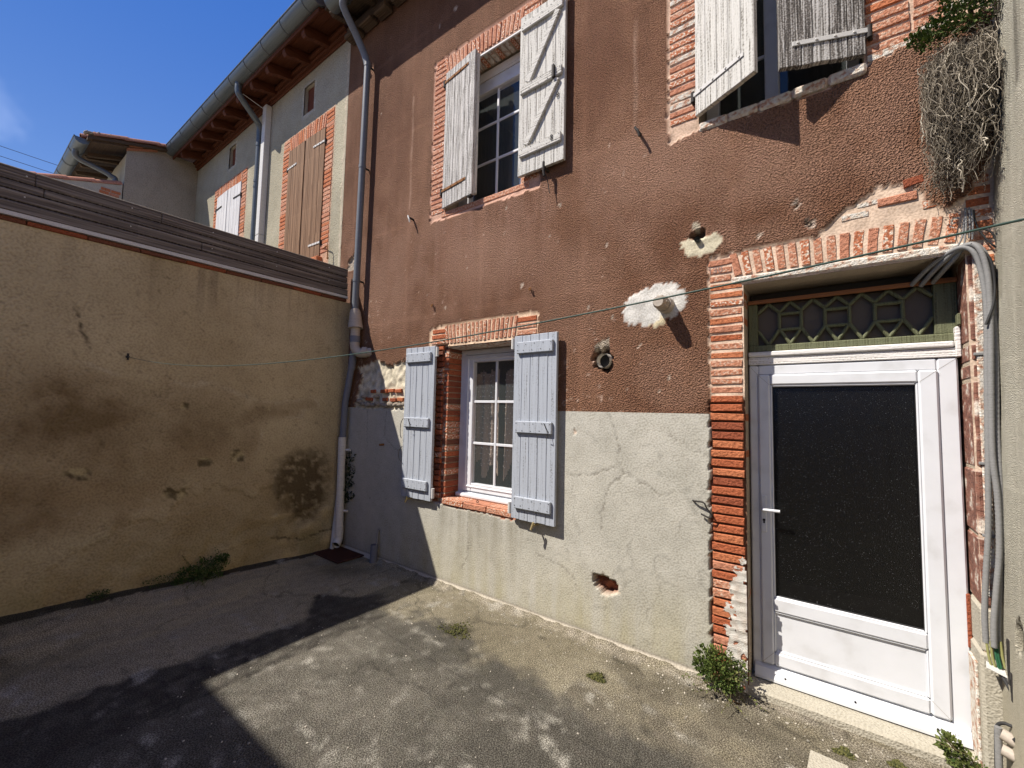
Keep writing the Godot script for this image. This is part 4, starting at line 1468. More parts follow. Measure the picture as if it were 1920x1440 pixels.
	var xb := [-.402, -.272, -.147, -.018, .108, .232, .360, .492]
	for i in 7:
		var a: float = xb[i]
		var b: float = xb[i + 1]
		var m := (a + b) * .5
		var segs := []
		segs.append([a, 2.497, m, 2.562]); segs.append([m, 2.562, b, 2.497])
		segs.append([a, 2.378, m, 2.272]); segs.append([m, 2.272, b, 2.378])
		if i > 0:
			segs.append([a, 2.378, a, 2.497])
		if i % 2 == 1:
			segs.append([a, 2.482, b, 2.482]); segs.append([a, 2.374, b, 2.374])
		for g2 in segs:
			var p := Vector3(g2[0], g2[1], -.236)
			var q := Vector3(g2[2], g2[3], -.236)
			var u := (q - p).normalized()
			var bs := Basis(u, Vector3.BACK.cross(u), Vector3.BACK)
			var mu := MB.new()
			mu.box((p + q) * .5, Vector3((q - p).length() + .004, .020, .026 + rng.randf() * .002), .007, bs)
			obj("muntin", mu, M.green_paint, t)
	# doorstep
	var st := MB.new()
	st.bb(Vector3(-.478, -.06, -.34), Vector3(.572, .052, -.012), .012)
	obj("doorstep", st, M.plaster_plain, H)


func old_eave(H: Node) -> void:
	var e := node("eave", H)
	var q := MB.new()
	q.prism(PackedVector2Array([Vector2(-3.0, 8.14), Vector2(.42, 7.12), Vector2(.42, 7.17), Vector2(-3.0, 8.19)]), -5.36, 1.4, Transform3D(Basis(Vector3(0, 0, 1), Vector3(0, 1, 0), Vector3(1, 0, 0)), Vector3.ZERO))
	obj("boarding", q, M.wood_old, e)
	for k in 13:
		var x := -5.22 + k * .5
		var r := MB.new()
		r.prism(PackedVector2Array([Vector2(-.1, 7.14), Vector2(.36, 7.0), Vector2(.41, 7.03), Vector2(.40, 7.11), Vector2(-.1, 7.26)]), x - .04, x + .04, Transform3D(Basis(Vector3(0, 0, 1), Vector3(0, 1, 0), Vector3(1, 0, 0)), Vector3.ZERO))
		obj("rafter", r, M.wood_old, e)
	bar("wall_plate", Vector3(-5.37, 6.98, .002), Vector3(1.3, 7.12, .09), M.wood_old, e, .01)
	for k in 5:
		bar("rotten_board", Vector3(-5.3 + k * .32, 6.83 + rng.randf() * .08, .01), Vector3(-5.02 + k * .3, 6.90 + rng.randf() * .1, .12 + rng.randf() * .2), M.wood_old, e, .015)
	# roof covering: a course of canal tiles at the edge
	for k in 28:
		var x := -5.28 + k * .235
		var t := MB.new()
		half_tube(t, Vector3(x, 7.26, .53), Vector3(x, 8.2, -2.6), .085, .012, true)
		obj("tile", t, M.tile, e)
	gutter(H, -5.13, 1.4, 7.05, .45, .115)


# open half round; up = hump (tile), else trough
func half_tube(q: MB, a: Vector3, b: Vector3, r: float, th: float, up: bool, sides := 10) -> void:
	var d := (b - a).normalized()
	var s := d.cross(Vector3.UP).normalized()
	var u := s.cross(d)
	if not up:
		u = -u
	for k in sides:
		var a0 := PI * k / sides
		var a1 := PI * (k + 1) / sides
		var o0 := s * cos(a0) + u * sin(a0)
		var o1 := s * cos(a1) + u * sin(a1)
		var mid := (o0 + o1) * .5
		q.out_quad(a + o0 * r, b + o0 * r, b + o1 * r, a + o1 * r, (a + b) * .5)
		q.out_quad(a + o0 * (r - th), b + o0 * (r - th), b + o1 * (r - th), a + o1 * (r - th), (a + b) * .5 + mid * r * 8.0)
		q.quad(a + o0 * r, a + o1 * r, a + o1 * (r - th), a + o0 * (r - th))
		q.quad(b + o1 * r, b + o0 * r, b + o0 * (r - th), b + o1 * (r - th))
	for e in [0.0, PI]:
		var o := s * cos(e)
		q.quad(a + o * r, b + o * r, b + o * (r - th), a + o * (r - th))


func gutter(parent: Node, x0: float, x1: float, y: float, z: float, r: float, step := .56, first := .25) -> Node:
	var q := MB.new()
	var n := 24
	for k in n:
		for s in [[r, 1.0], [r - .004, -1.0]]:
			var a0 := PI + PI * k / n
			var a1 := PI + PI * (k + 1) / n
			var n0 := Vector3(0, sin(a0), cos(a0))
			var n1 := Vector3(0, sin(a1), cos(a1))
			var p := [Vector3(x0, y, z) + n0 * s[0], Vector3(x1, y, z) + n0 * s[0], Vector3(x1, y, z) + n1 * s[0], Vector3(x0, y, z) + n1 * s[0]]
			for t in [[0, 2, 1], [0, 3, 2]]:
				for i in t:
					q.v.append(p[i]); q.c.append(Color.WHITE)
					q.n.append((n0 if i < 2 else n1) * s[1])
	q.tube([Vector3(x0, y, z + r), Vector3(x1, y, z + r)], .011, 8)
	q.tube([Vector3(x0, y, z - r), Vector3(x1, y, z - r)], .006, 8)
	for x in [x0, x1]:
		for k in n:
			var a0 := PI + PI * k / n
			var a1 := PI + PI * (k + 1) / n
			q.out_tri(Vector3(x, y, z), Vector3(x, y + sin(a0) * r, z + cos(a0) * r), Vector3(x, y + sin(a1) * r, z + cos(a1) * r), Vector3((x0 + x1) * .5, y, z))
	var g := obj("gutter", q, M.zinc, parent)
	var x := x0 + first
	while x < x1 - .05:
		var b := MB.new()
		for w in [-.014, .014]:
			pass
		var pts := []
		for k in 17:
			var a := PI + PI * k / 16.0
			pts.append(Vector3(x, y + sin(a) * (r + .003), z + cos(a) * (r + .003)))
		b.tube(pts, .0075, 6)
		obj("gutter_bracket", b, M.zinc, g)
		x += step
	return g


func zprism(q: MB, pts: Array, x0: float, x1: float) -> void:
	# a profile of (z, y) points run along x
	var p := PackedVector2Array()
	for t in pts:
		p.append(Vector2(t[0], t[1]))
	q.prism(p, x0, x1, Transform3D(Basis(Vector3(0, 0, 1), Vector3(0, 1, 0), Vector3(1, 0, 0)), Vector3.ZERO))


func neighbour_house() -> void:
	var H := thing("neighbour_house", "neighbouring house in sand coloured render with closed wooden shutters, brick surrounds and red-brown timber eave", "house", Vector3(0, 0, 0))
	patches.clear()
	var mo := L(.5, .3, .2)
	add_patch([[-7.25, 3.6], [-5.71, 3.6], [-5.71, 6.19], [-7.25, 6.20]], .004, mo, .004, .002)
	add_patch([[-10.24, 3.6], [-8.67, 3.6], [-8.67, 6.25], [-10.24, 6.27]], .004, mo, .004, .002)
	for t in [[-6.70, -6.31, 6.37, 6.91], [-9.65, -9.26, 6.47, 6.98]]:
		add_patch([[t[0], t[2]], [t[1], t[2]], [t[1], t[3]], [t[0], t[3]]], .004, L(.47, .44, .37), .004, .002)
	add_patch([[-5.44, 2.5], [-5.40, 2.5], [-5.41, 7.2], [-5.45, 7.2]], .006, L(.5, .43, .33), .02, .006)
	var op := [[-7.03, -5.92, 3.95, 5.94], [-10.05, -8.88, 4.0, 6.04], [-6.66, -6.345, 6.405, 6.875], [-9.615, -9.295, 6.505, 6.945]]
	var hole := func(x: float, y: float) -> bool:
		for r in op:
			if x > r[0] and x < r[1] and y > r[2] and y < r[3]:
				return true
		return false
	var xs := []
	var ys := []
	for r in op:
		xs += [r[0], r[1]]; ys += [r[2], r[3]]
	sheet("rendered_wall", lin(-11.45, -5.39, .035, xs), lin(2.4, 7.3, .035, ys), f_neighbour, hole, M.render_far, H)
	var core := MB.new()
	core.bb(Vector3(-11.45, -.05, -6), Vector3(-5.42, 7.3, -.22), 0.0)
	core.bb(Vector3(-11.45, -.05, -.22), Vector3(-5.42, 2.4, -.002), 0.0)
	for r in op:
		core.bb(Vector3(r[0] - .06, r[2] - .06, -.22), Vector3(r[0], r[3] + .06, -.02), 0.0)
		core.bb(Vector3(r[1], r[2] - .06, -.22), Vector3(r[1] + .06, r[3] + .06, -.02), 0.0)
		core.bb(Vector3(r[0], r[3], -.22), Vector3(r[1], r[3] + .06, -.02), 0.0)
		core.bb(Vector3(r[0], r[2] - .06, -.22), Vector3(r[1], r[2], -.02), 0.0)
	obj("core_wall", core, M.plaster_plain, H)
	# brick surrounds
	for t in [[-7.245, -7.03, -5.92, -5.715, 4.0, 5.94, 6.19], [-10.235, -10.05, -8.88, -8.675, 5.0, 6.04, 6.26]]:
		var s := node("window_surround", H)
		stack(s, t[0], t[1], t[4], t[6] - .02, .066, .013, .011, .12, "far")
		stack(s, t[2], t[3], t[4], t[6] - .02, .066, .013, .011, .12, "far")
		flat_arch(s, t[1], t[2], t[5], t[6] - .01, 17, .013, .18, .011, .12, "far")
	bar("sill", Vector3(-7.06, 3.87, -.15), Vector3(-5.86, 3.95, .09), M.brick_orange, H, .012)
	# shutters
	shutter(H, Vector3(-7.025, 3.975, -.012), -.03, 1, .535, 1.955, .035, 4, ["wood_brown"], {"straps": [.2, 1.66], "sl": .30, "sm": "white_metal"})
	shutter(H, Vector3(-5.925, 3.975, -.012), .03, -1, .535, 1.955, .035, 4, ["wood_brown"], {"straps": [.2, 1.74], "sl": .30, "sm": "white_metal"})
	shutter(H, Vector3(-10.045, 4.03, -.012), -.03, 1, .565, 2.0, .035, 4, ["wood_silver"], {"straps": [1.74], "sl": .30, "sm": "iron"})
	shutter(H, Vector3(-8.885, 4.03, -.012), .03, -1, .565, 2.0, .035, 4, ["wood_silver"], {"straps": [1.74], "sl": .30, "sm": "iron"})
	# attic vents closed with a red-brown board
	for k in [2, 3]:
		bar("vent", Vector3(op[k][0], op[k][2], -.09), Vector3(op[k][1], op[k][3], -.06), M.vent_board, H)
	pipe("wire_hook", smooth([Vector3(-5.84, 4.06, .01), Vector3(-5.68, 4.06, .05), Vector3(-5.63, 4.02, .06), Vector3(-5.62, 3.90, .06), Vector3(-5.60, 3.86, .06), Vector3(-5.63, 3.86, .06), Vector3(-5.62, 3.90, .06)]), .008, M.rust, H, 6)
	# eave
	var e := node("eave", H)
	var q := MB.new()
	zprism(q, [[-3, 8.1], [.50, 7.17], [.50, 7.20], [-3, 8.14]], -11.6, -5.42)
	obj("core_board", q, M.wood_soffit, e)
	for k in 4:
		var b := MB.new()
		var z0 := .02 + k * .12
		zprism(b, [[z0, 7.292 - .266 * z0], [z0 + .116, 7.292 - .266 * (z0 + .116)], [z0 + .116, 7.304 - .266 * (z0 + .116)], [z0, 7.304 - .266 * z0]], -11.5, -5.42)
		obj("board", b, M.wood_soffit, e)
	for t in [[7.06, 7.115, .035], [7.117, 7.17, .065], [7.172, 7.23, .10]]:
		bar("cornice", Vector3(-11.45, t[0], .001), Vector3(-5.42, t[1], t[2]), M.wood_soffit, e, .008)
	for k in 11:
		var x := -5.88 - k * .56
		if x < -11.3:
			break
		var r := MB.new()
		zprism(r, [[.0, 7.14], [.22, 7.075], [.30, 7.06], [.37, 7.02], [.42, 7.01], [.45, 7.05], [.45, 7.165], [.0, 7.285]], x - .04, x + .04)
		obj("rafter", r, M.wood_soffit, e)
	bar("fascia", Vector3(-11.5, 7.10, .452), Vector3(-5.42, 7.21, .475), M.wood_soffit, e)
	gutter(H, -11.42, -5.38, 7.29, .506, .13, .6, .42)
	# zinc outlet, swan neck and downpipe beside a square white conduit
	var dp := thing("downpipe", "grey zinc downpipe with swan neck on the sand coloured neighbouring house", "drainpipe")
	var path := smooth([Vector3(-7.86, 7.19, .52), Vector3(-7.87, 7.06, .52), Vector3(-7.87, 6.97, .48), Vector3(-7.93, 6.83, .28), Vector3(-7.99, 6.72, .12), Vector3(-8.02, 6.58, .09), Vector3(-8.02, 6.4, .09)], 5)
	pipe("swan_neck", path, .05, M.zinc, dp, 14)
	pipe("pipe", [Vector3(-8.02, 6.42, .09), Vector3(-8.02, 2.6, .09)], .047, M.zinc, dp, 14)
	for y in [5.72, 5.62, 6.38, 4.4]:
		pipe("collar", [Vector3(-8.02, y - .025, .09), Vector3(-8.02, y + .025, .09)], .053, M.zinc, dp, 14)
	var wc := thing("conduit", "tall square white conduit beside the zinc downpipe on the sand coloured house", "conduit")
	bar("trunking", Vector3(-7.93, 4.72, .002), Vector3(-7.80, 7.05, .1), M.white_metal, wc, .006)
	bar("trunking", Vector3(-7.93, 2.6, .002), Vector3(-7.80, 4.716, .1), M.white_metal, wc, .006)
	pipe("wire", [Vector3(-8.0, 7.13, .4), Vector3(-7.9, 7.0, .11)], .006, M.white_metal, wc, 6)
	# roof
	var rf := MB.new()
	zprism(rf, [[-6, 8.95], [.50, 7.205], [.50, 7.23], [-6, 8.98]], -11.6, -5.42)
	obj("roof", rf, M.tile, H)


func rear_house() -> void:
	var H := thing("rear_house", "low grey-beige house with orange roof tiles at right angles to the sand coloured one", "house")
	patches.clear()
	var fn := func(z: float, y: float) -> void:
		var a := nA.get_noise_2d(z * .9 + 12.0, y)
		var b := nB.get_noise_2d(z * 3.0, y * 1.2)
		sc = pal(L(.27, .235, .18), L(.37, .33, .26), .5 + .7 * a + .4 * b)
		sp = Vector3(-11.4 + .004 * b, y, z)
	sheet("side_wall", lin(0, 1.22, .05), lin(2.4, 7.2, .05), fn, nohole, M.render_far, H, true)
	var c := MB.new()
	c.bb(Vector3(-16, -.05, -.2), Vector3(-11.41, 6.86, 1.22), .01)
	obj("core_wall", c, M.plaster_plain, H)
	# sloping roof with a verge of half-round tiles towards us
	var r := MB.new()
	zprism(r, [[-.2, 7.44], [1.80, 6.82], [1.80, 6.88], [-.2, 7.50]], -16, -11.28)
	obj("roof", r, M.wood_old, H)
	var zs := [.2, .72, 1.22, 1.66]
	for k in 3:
		var t := MB.new()
		half_tube(t, Vector3(-11.33, 7.50 - .31 * (zs[k] + .2) + .02, zs[k]), Vector3(-11.33, 7.50 - .31 * (zs[k + 1] + .26), zs[k + 1] + .06), .085, .014, true)
		obj("tile", t, M.tile, H)
	for j in 12:
		for k in 2:
			var t := MB.new()
			half_tube(t, Vector3(-11.56 - j * .24, 7.50 - .31 * (zs[k + 1] + .2) + .03, zs[k + 1]), Vector3(-11.56 - j * .24, 7.50 - .31 * (zs[k + 2] + .26) if k < 1 else 6.89, zs[k + 2] + .06 if k < 1 else 1.86), .085, .014, true)
			obj("tile", t, M.tile, H)
	var mort := MB.new()
	for k in 7:
		var z := 1.5 + k * .055
		mort.box(Vector3(-11.36 + rng.randf() * .05, 7.50 - .31 * (z + .2) + .06, z), Vector3(.1, .05, .07), .012, Basis(Vector3.RIGHT, rng.randf()))
	obj("ridge_mortar", mort, M.stone, H)
	for t in [[.70, 1.27, 7.02, 7.065, .07], [.74, 1.22, 6.965, 7.012, .035]]:
		var m := MB.new()
		m.prism(PackedVector2Array([Vector2(t[0], t[3] + .11), Vector2(t[1], t[2] - .05), Vector2(t[1], t[3] - .05), Vector2(t[0], t[3] + .155)]), -11.44, -11.4 + t[4], Transform3D(Basis(Vector3(0, 0, 1), Vector3(0, 1, 0), Vector3(1, 0, 0)), Vector3.ZERO))
		obj("cornice", m, M.tile, H)
	for k in 2:
		var b := MB.new()
		zprism(b, [[1.2, 6.97 - k * .1], [1.72, 6.80 - k * .1], [1.72, 6.87 - k * .1], [1.2, 7.04 - k * .1]], -11.42 - k * .5, -11.33 - k * .5)
		obj("beam", b, M.wood_old, H)
	for k in 6:
		var b := MB.new()
		zprism(b, [[1.2, 6.84], [1.70, 6.72], [1.74, 6.78], [1.2, 6.94]], -12.1 - k * .5, -12.02 - k * .5)
		obj("rafter", b, M.wood_old, H)
	gutter(H, -16, -11.42, 6.84, 1.86, .11, .7, .5)
	var dp := thing("downpipe", "grey zinc swan-neck downpipe under the eave of the low rear house", "drainpipe")
	pipe("swan_neck", smooth([Vector3(-11.86, 6.76, 1.88), Vector3(-11.88, 6.66, 1.88), Vector3(-11.9, 6.6, 1.8), Vector3(-11.88, 6.55, 1.6), Vector3(-11.8, 6.44, 1.36), Vector3(-11.78, 6.25, 1.28), Vector3(-11.78, 5.0, 1.28)], 5), .05, M.zinc, dp, 12)
	# wall with a tiled coping running on from the corner
	var w := thing("coped_wall", "low weathered wall capped with pale roof tiles behind the dark boards", "wall")
	var q := MB.new()
	q.prism(PackedVector2Array([Vector2(1.24, 2.4), Vector2(3.6, 2.4), Vector2(3.6, 5.45), Vector2(1.24, 6.17)]), -11.62, -11.40, Transform3D(Basis(Vector3(0, 0, 1), Vector3(0, 1, 0), Vector3(1, 0, 0)), Vector3.ZERO))
	obj("masonry", q, M.plaster_plain, w)
	for k in 6:
		var t := MB.new()
		var z := 1.24 + k * .38
		half_tube(t, Vector3(-11.48, 6.165 - .305 * (z - 1.24) + .02, z), Vector3(-11.48, 6.165 - .305 * (z + .44 - 1.24), z + .44), .09, .014, true)
		obj("tile", t, M.brick_pink, w)
	for j in 3:
		for k in 2:
			brick(w, Vector2(0, 0), Vector2(.2, .055), 0, .1, "far").transform = Transform3D(Basis(Vector3.UP, PI / 2) * Basis.from_scale(Vector3(.14, .055, .1)), Vector3(-11.44, 5.85 + j * .065, 1.37 + k * .15 - .02 * j))
	# two service wires across the sky
	for k in 2:
		var y := 13.3 - k * .46
		var wi := thing("overhead_wire", ["upper of two thin overhead wires in the sky left of the rear roof", "lower of two thin overhead wires in the sky left of the rear roof"][k], "wire", Vector3(-30, y, 0), 0, "overhead wires")
		pipe("strand", [Vector3(0, -.2, -14), Vector3(0, -.06, -4), Vector3(0, -.01, 1), Vector3(0, .12, 8), Vector3(0, .5, 20)], .012, M.cable_black, wi, 6)


func garden_wall() -> void:
	var W := thing("garden_wall", "shaded brown stained render wall closing the left side of the courtyard", "wall", Vector3.ZERO)
	sheet("rendered_face", lin(-.06, 5.7, .022), lin(-.02, 3.16, .022), f_garden_wall, nohole, M.lime_wall, W, true)
	var c := MB.new()
	c.bb(Vector3(-5.42, -.05, .06), Vector3(-5.13, 3.16, 5.7), 0.0)
	obj("core_wall", c, M.plaster_plain, W)
	for k in 16:
		var z := .07 + k * .35
		var q := MB.new()
		q.bb(Vector3(-5.40, 3.162, z), Vector3(-5.075 + rng.randf_range(-.006, .006), 3.198 + rng.randf_range(-.003, .003), z + .345), .006)
		obj("tile", q, [M.brick_brown, M.brick_dark, M.brick_brown][k % 3], W)
	var s := MB.new()
	s.bb(Vector3(-5.40, 3.203, .07), Vector3(-5.055, 3.208, 5.7), 0.0)
	s.bb(Vector3(-5.058, 3.203, .07), Vector3(-5.052, 3.236, 5.7), 0.0)
	obj("drip_edge", s, M.white_metal, W)
	# dark weathered boards standing on the wall
	var T := thing("timber_cladding", "row of dark weathered horizontal boards standing on top of the garden wall", "cladding")
	var rows := [[3.242, 3.325, -5.072], [3.335, 3.415, -5.079], [3.425, 3.489, -5.086], [3.499, 3.605, -5.091]]
	var cuts := [[3.6], [1.7, 4.2], [2.79, .95], [2.03, 2.84, 4.8]]
	for k in 4:
		var z: Array = cuts[k] + [.06, 5.7]
		z.sort()
		for i in z.size() - 1:
			var q := MB.new()
			var x: float = rows[k][2] + rng.randf_range(-.003, .003)
			q.bb(Vector3(x - .03, rows[k][0], z[i] + .0015), Vector3(x, rows[k][1], z[i + 1] - .0015), .006)
			obj("plank", q, M.wood_deck, T)
	bar("backing_board", Vector3(-5.165, 3.21, .065), Vector3(-5.126, 3.6, 5.7), M.wood_old, T)
	var b := MB.new()
	for k in 9:
		b.bb(Vector3(-5.22, 3.21, .3 + k * .64), Vector3(-5.166, 3.58, .36 + k * .64), .003)
	obj("batten", b, M.wood_deck, T)
	var sc2 := MB.new()
	for k in 9:
		for y in [3.29, 3.38, 3.55]:
			sc2.tube([Vector3(-5.092, y, .33 + k * .64), Vector3(-5.074, y, .33 + k * .64)], .0055, 6)
	obj("screw", sc2, M.white_metal, T).set_meta("kind", "stuff")


func side_wall() -> void:
	var W := thing("side_wall", "tall grey rough-cast wall closing the right side beside the door", "wall")
	var s := sheet("rough_face", lin(-.02, 1.0, .014), lin(-.05, 7.0, .025), f_side_wall, nohole, M.rough_cast, W)
	s.name = "rough_face"
	var c := MB.new()
	var lean := Basis(Vector3.BACK, -.0243)
	c.box(Vector3(.64 + .0243 * 3.4 + .235, 3.4, .49), Vector3(.4, 7.0, 1.02), .0, lean)
	obj("core_wall", c, M.plaster_plain, W)


func opposite_house() -> void:
	# the house behind us, whose shade reaches into the court
	var H := thing("opposite_house", "plain rendered house across the courtyard behind the viewer", "house", Vector3(0, 0, 5.9))
	bar("wall", Vector3(-9, -.05, 0), Vector3(-4.7, 5.25, .4), M.plaster_plain, H, .02)
	bar("wall", Vector3(-9, -.05, .4), Vector3(-4.7, 5.1, 5), M.plaster_plain, H, .02)
	var r := MB.new()
	zprism(r, [[-.55, 5.40], [3, 6.4], [3, 6.48], [-.55, 5.50]], -9.2, -4.6)
	obj("roof", r, M.tile, H)
	for k in 2:
		bar("window", Vector3(-8.0 + k * 2, 2.9, -.012), Vector3(-7.2 + k * 2, 4.2, .05), M.room, H)
		bar("shutter", Vector3(-8.42 + k * 2, 2.9, -.045), Vector3(-8.02 + k * 2, 4.2, -.012), M.wood_silver, H)
		bar("shutter", Vector3(-7.18 + k * 2, 2.9, -.045), Vector3(-6.78 + k * 2, 4.2, -.012), M.wood_silver, H)
	var E := thing("added_bounce_house", "unseen cream rendered house added right of the viewer to bounce warm light", "house", Vector3(2.7, 0, 1.0))  # added off to the right to bounce sunlight into the shade
	bar("wall", Vector3(0, -.05, 0), Vector3(6, 7.8, 11), M.cream, E, .02)
	var re := MB.new()
	re.prism(PackedVector2Array([Vector2(-.3, 7.82), Vector2(3, 8.8), Vector2(6.5, 7.82), Vector2(6.5, 7.92), Vector2(3, 8.9), Vector2(-.3, 7.92)]), -.3, 11.3)
	obj("roof", re, M.tile, E)
	for k in 3:
		bar("window", Vector3(-.012, 3.4, 1.4 + k * 3.2), Vector3(.05, 4.8, 2.3 + k * 3.2), M.room, E)
		bar("shutter", Vector3(-.045, 3.4, .9 + k * 3.2), Vector3(-.012, 4.8, 1.38 + k * 3.2), M.wood_silver, E)
		bar("shutter", Vector3(-.045, 3.4, 2.32 + k * 3.2), Vector3(-.012, 4.8, 2.8 + k * 3.2), M.wood_silver, E)
	var G := thing("added_garage", "low rendered garage unseen behind the viewer, there to darken door reflections", "added_garage", Vector3(0, 0, 6.2))  # added unseen, so the door glass reflects a wall instead of sky
	bar("wall", Vector3(-4.68, -.05, 0), Vector3(2.65, 2.7, 3), M.plaster_plain, G, .02)
	bar("roof", Vector3(-4.69, 2.702, -.15), Vector3(2.65, 2.8, 3.1), M.tile, G, .01)
	bar("door", Vector3(-1.6, -.04, -.03), Vector3(1.0, 2.1, -.002), M.wood_brown, G, .01)


func pipes() -> void:
	# the downpipe of the old house
	var D := thing("downpipe", "long grey and white downpipe in the courtyard corner between brown house and garden wall", "drainpipe")
	pipe("swan_neck", smooth([Vector3(-4.84, 7.0, .46), Vector3(-4.84, 6.92, .46), Vector3(-4.86, 6.84, .43), Vector3(-4.86, 6.62, .24), Vector3(-4.83, 6.42, .13), Vector3(-4.80, 6.28, .1)], 6), .045, M.pipe_grey, D, 14)
	pipe("upper_pipe", [Vector3(-4.80, 6.30, .1), Vector3(-4.83, 2.97, .1)], .0415, M.pipe_grey, D, 16)
	for y in [6.28, 4.9, 3.4]:
		pipe("collar", [Vector3(-4.80 - .009 * (6.3 - y), y - .02, .1), Vector3(-4.80 - .009 * (6.3 - y), y + .025, .1)], .046, M.pipe_grey, D, 16)
		bar("bracket", Vector3(-4.81 - .009 * (6.3 - y), y - .01, -.01), Vector3(-4.79 - .009 * (6.3 - y), y + .01, .07), M.iron, D)
	pipe("cone", [Vector3(-4.83, 3.02, .1), Vector3(-4.82, 2.98, .1), Vector3(-4.80, 2.78, .1)], [.055, .068, .092], M.pipe_beige, D, 18)
	pipe("elbow", smooth([Vector3(-4.80, 2.80, .1), Vector3(-4.80, 2.62, .1), Vector3(-4.79, 2.53, .1), Vector3(-4.74, 2.47, .075), Vector3(-4.68, 2.47, .03), Vector3(-4.62, 2.48, -.03)], 5), .058, M.pipe_beige, D, 16)
	pipe("cuff", [Vector3(-4.80, 2.68, .1), Vector3(-4.80, 2.60, .1)], .063, M.pipe_bluegrey, D, 16)
	pipe("cuff", smooth([Vector3(-4.70, 2.475, .055), Vector3(-4.66, 2.475, .015)], 3), .068, M.pipe_beige, D, 16)
	pipe("middle_pipe", [Vector3(-4.87, 2.50, .07), Vector3(-4.885, 2.34, .07), Vector3(-5.0, 1.84, .07), Vector3(-5.01, 1.38, .075)], .040, M.pipe_bluegrey, D, 16)
	pipe("cuff", [Vector3(-4.875, 2.40, .07), Vector3(-4.895, 2.26, .07)], .045, M.pipe_bluegrey, D, 16)
	pipe("lower_pipe", [Vector3(-5.01, 1.40, .08), Vector3(-4.985, .22, .08)], .048, M.pipe_white, D, 18)
	pipe("cuff", [Vector3(-4.987, .29, .08), Vector3(-4.985, .20, .08)], .053, M.pipe_white, D, 18)
	var e := MB.new()
	var ep := smooth([Vector3(-4.985, .22, .08), Vector3(-4.984, .15, .082), Vector3(-4.975, .105, .10), Vector3(-4.955, .075, .135)], 4)
	e.tube(ep, .05, 16, false)
	var inn := ep.duplicate()
	e.tube(inn, .043, 16, false)
	obj("shoe", e, M.pipe_white, D)
	pipe("shoe_hollow", [Vector3(-4.966, .092, .116), Vector3(-4.962, .086, .123)], .044, M.black, D, 16)
	for y in [1.24, .48]:
		pipe("bracket", [Vector3(-4.99, y, .06), Vector3(-4.90, y, .03)], .015, M.pipe_white, D, 8)
	# a grey batten leaning in the corner
	var b := thing("wooden_batten", "thin grey batten leaning in the corner behind the white downpipe", "batten", Vector3(-5.03, 0, .11))
	var q := MB.new()
	q.tube([Vector3(-.012, .01, .02), Vector3(.005, 1.15, -.06)], .03, 4)
	obj("batten", q, M.wood_silver, b)
	# stub of pipe by the house foot
	var s := thing("pipe_stub", "short grey plastic pipe stub rising from the ground against the cement wall", "pipe", Vector3(-4.28, 0, .07))
	var sm := MB.new()
	sm.tube([Vector3(0, -.02, 0), Vector3(.004, .20, -.005)], .042, 16, false)
	sm.tube([Vector3(0, -.02, 0), Vector3(.004, .199, -.005)], .037, 16, false)
	obj("pipe", sm, M.pipe_bluegrey, s)
	pipe("rod", [Vector3(.02, .0, -.01), Vector3(.0, .36, -.05)], .012, M.conduit, s, 8)
	# clothes line
	var c := thing("clothes_line", "thin green washing line stretched across the courtyard from an anchor in the garden wall", "clothes line")
	var pts := []
	var A := Vector3(-5.06, 2.19, 2.2)
	var B := Vector3(4.18, 2.78, 2.2)
	for k in 69:
		var t := k / 80.0
		var p := A.lerp(B, t)
		p.y -= 4.0 * .45 * t * (1.0 - t)
		pts.append(p)
	pipe("line", pts, .0021, M.line_green, c, 6)
	pipe("anchor", [Vector3(-5.10, 2.19, 2.2), Vector3(-5.055, 2.19, 2.2)], .012, M.iron, c, 8)
	pipe("anchor", [Vector3(-5.06, 2.16, 2.2), Vector3(-5.06, 2.22, 2.2)], .008, M.iron, c, 8)
	conduits()


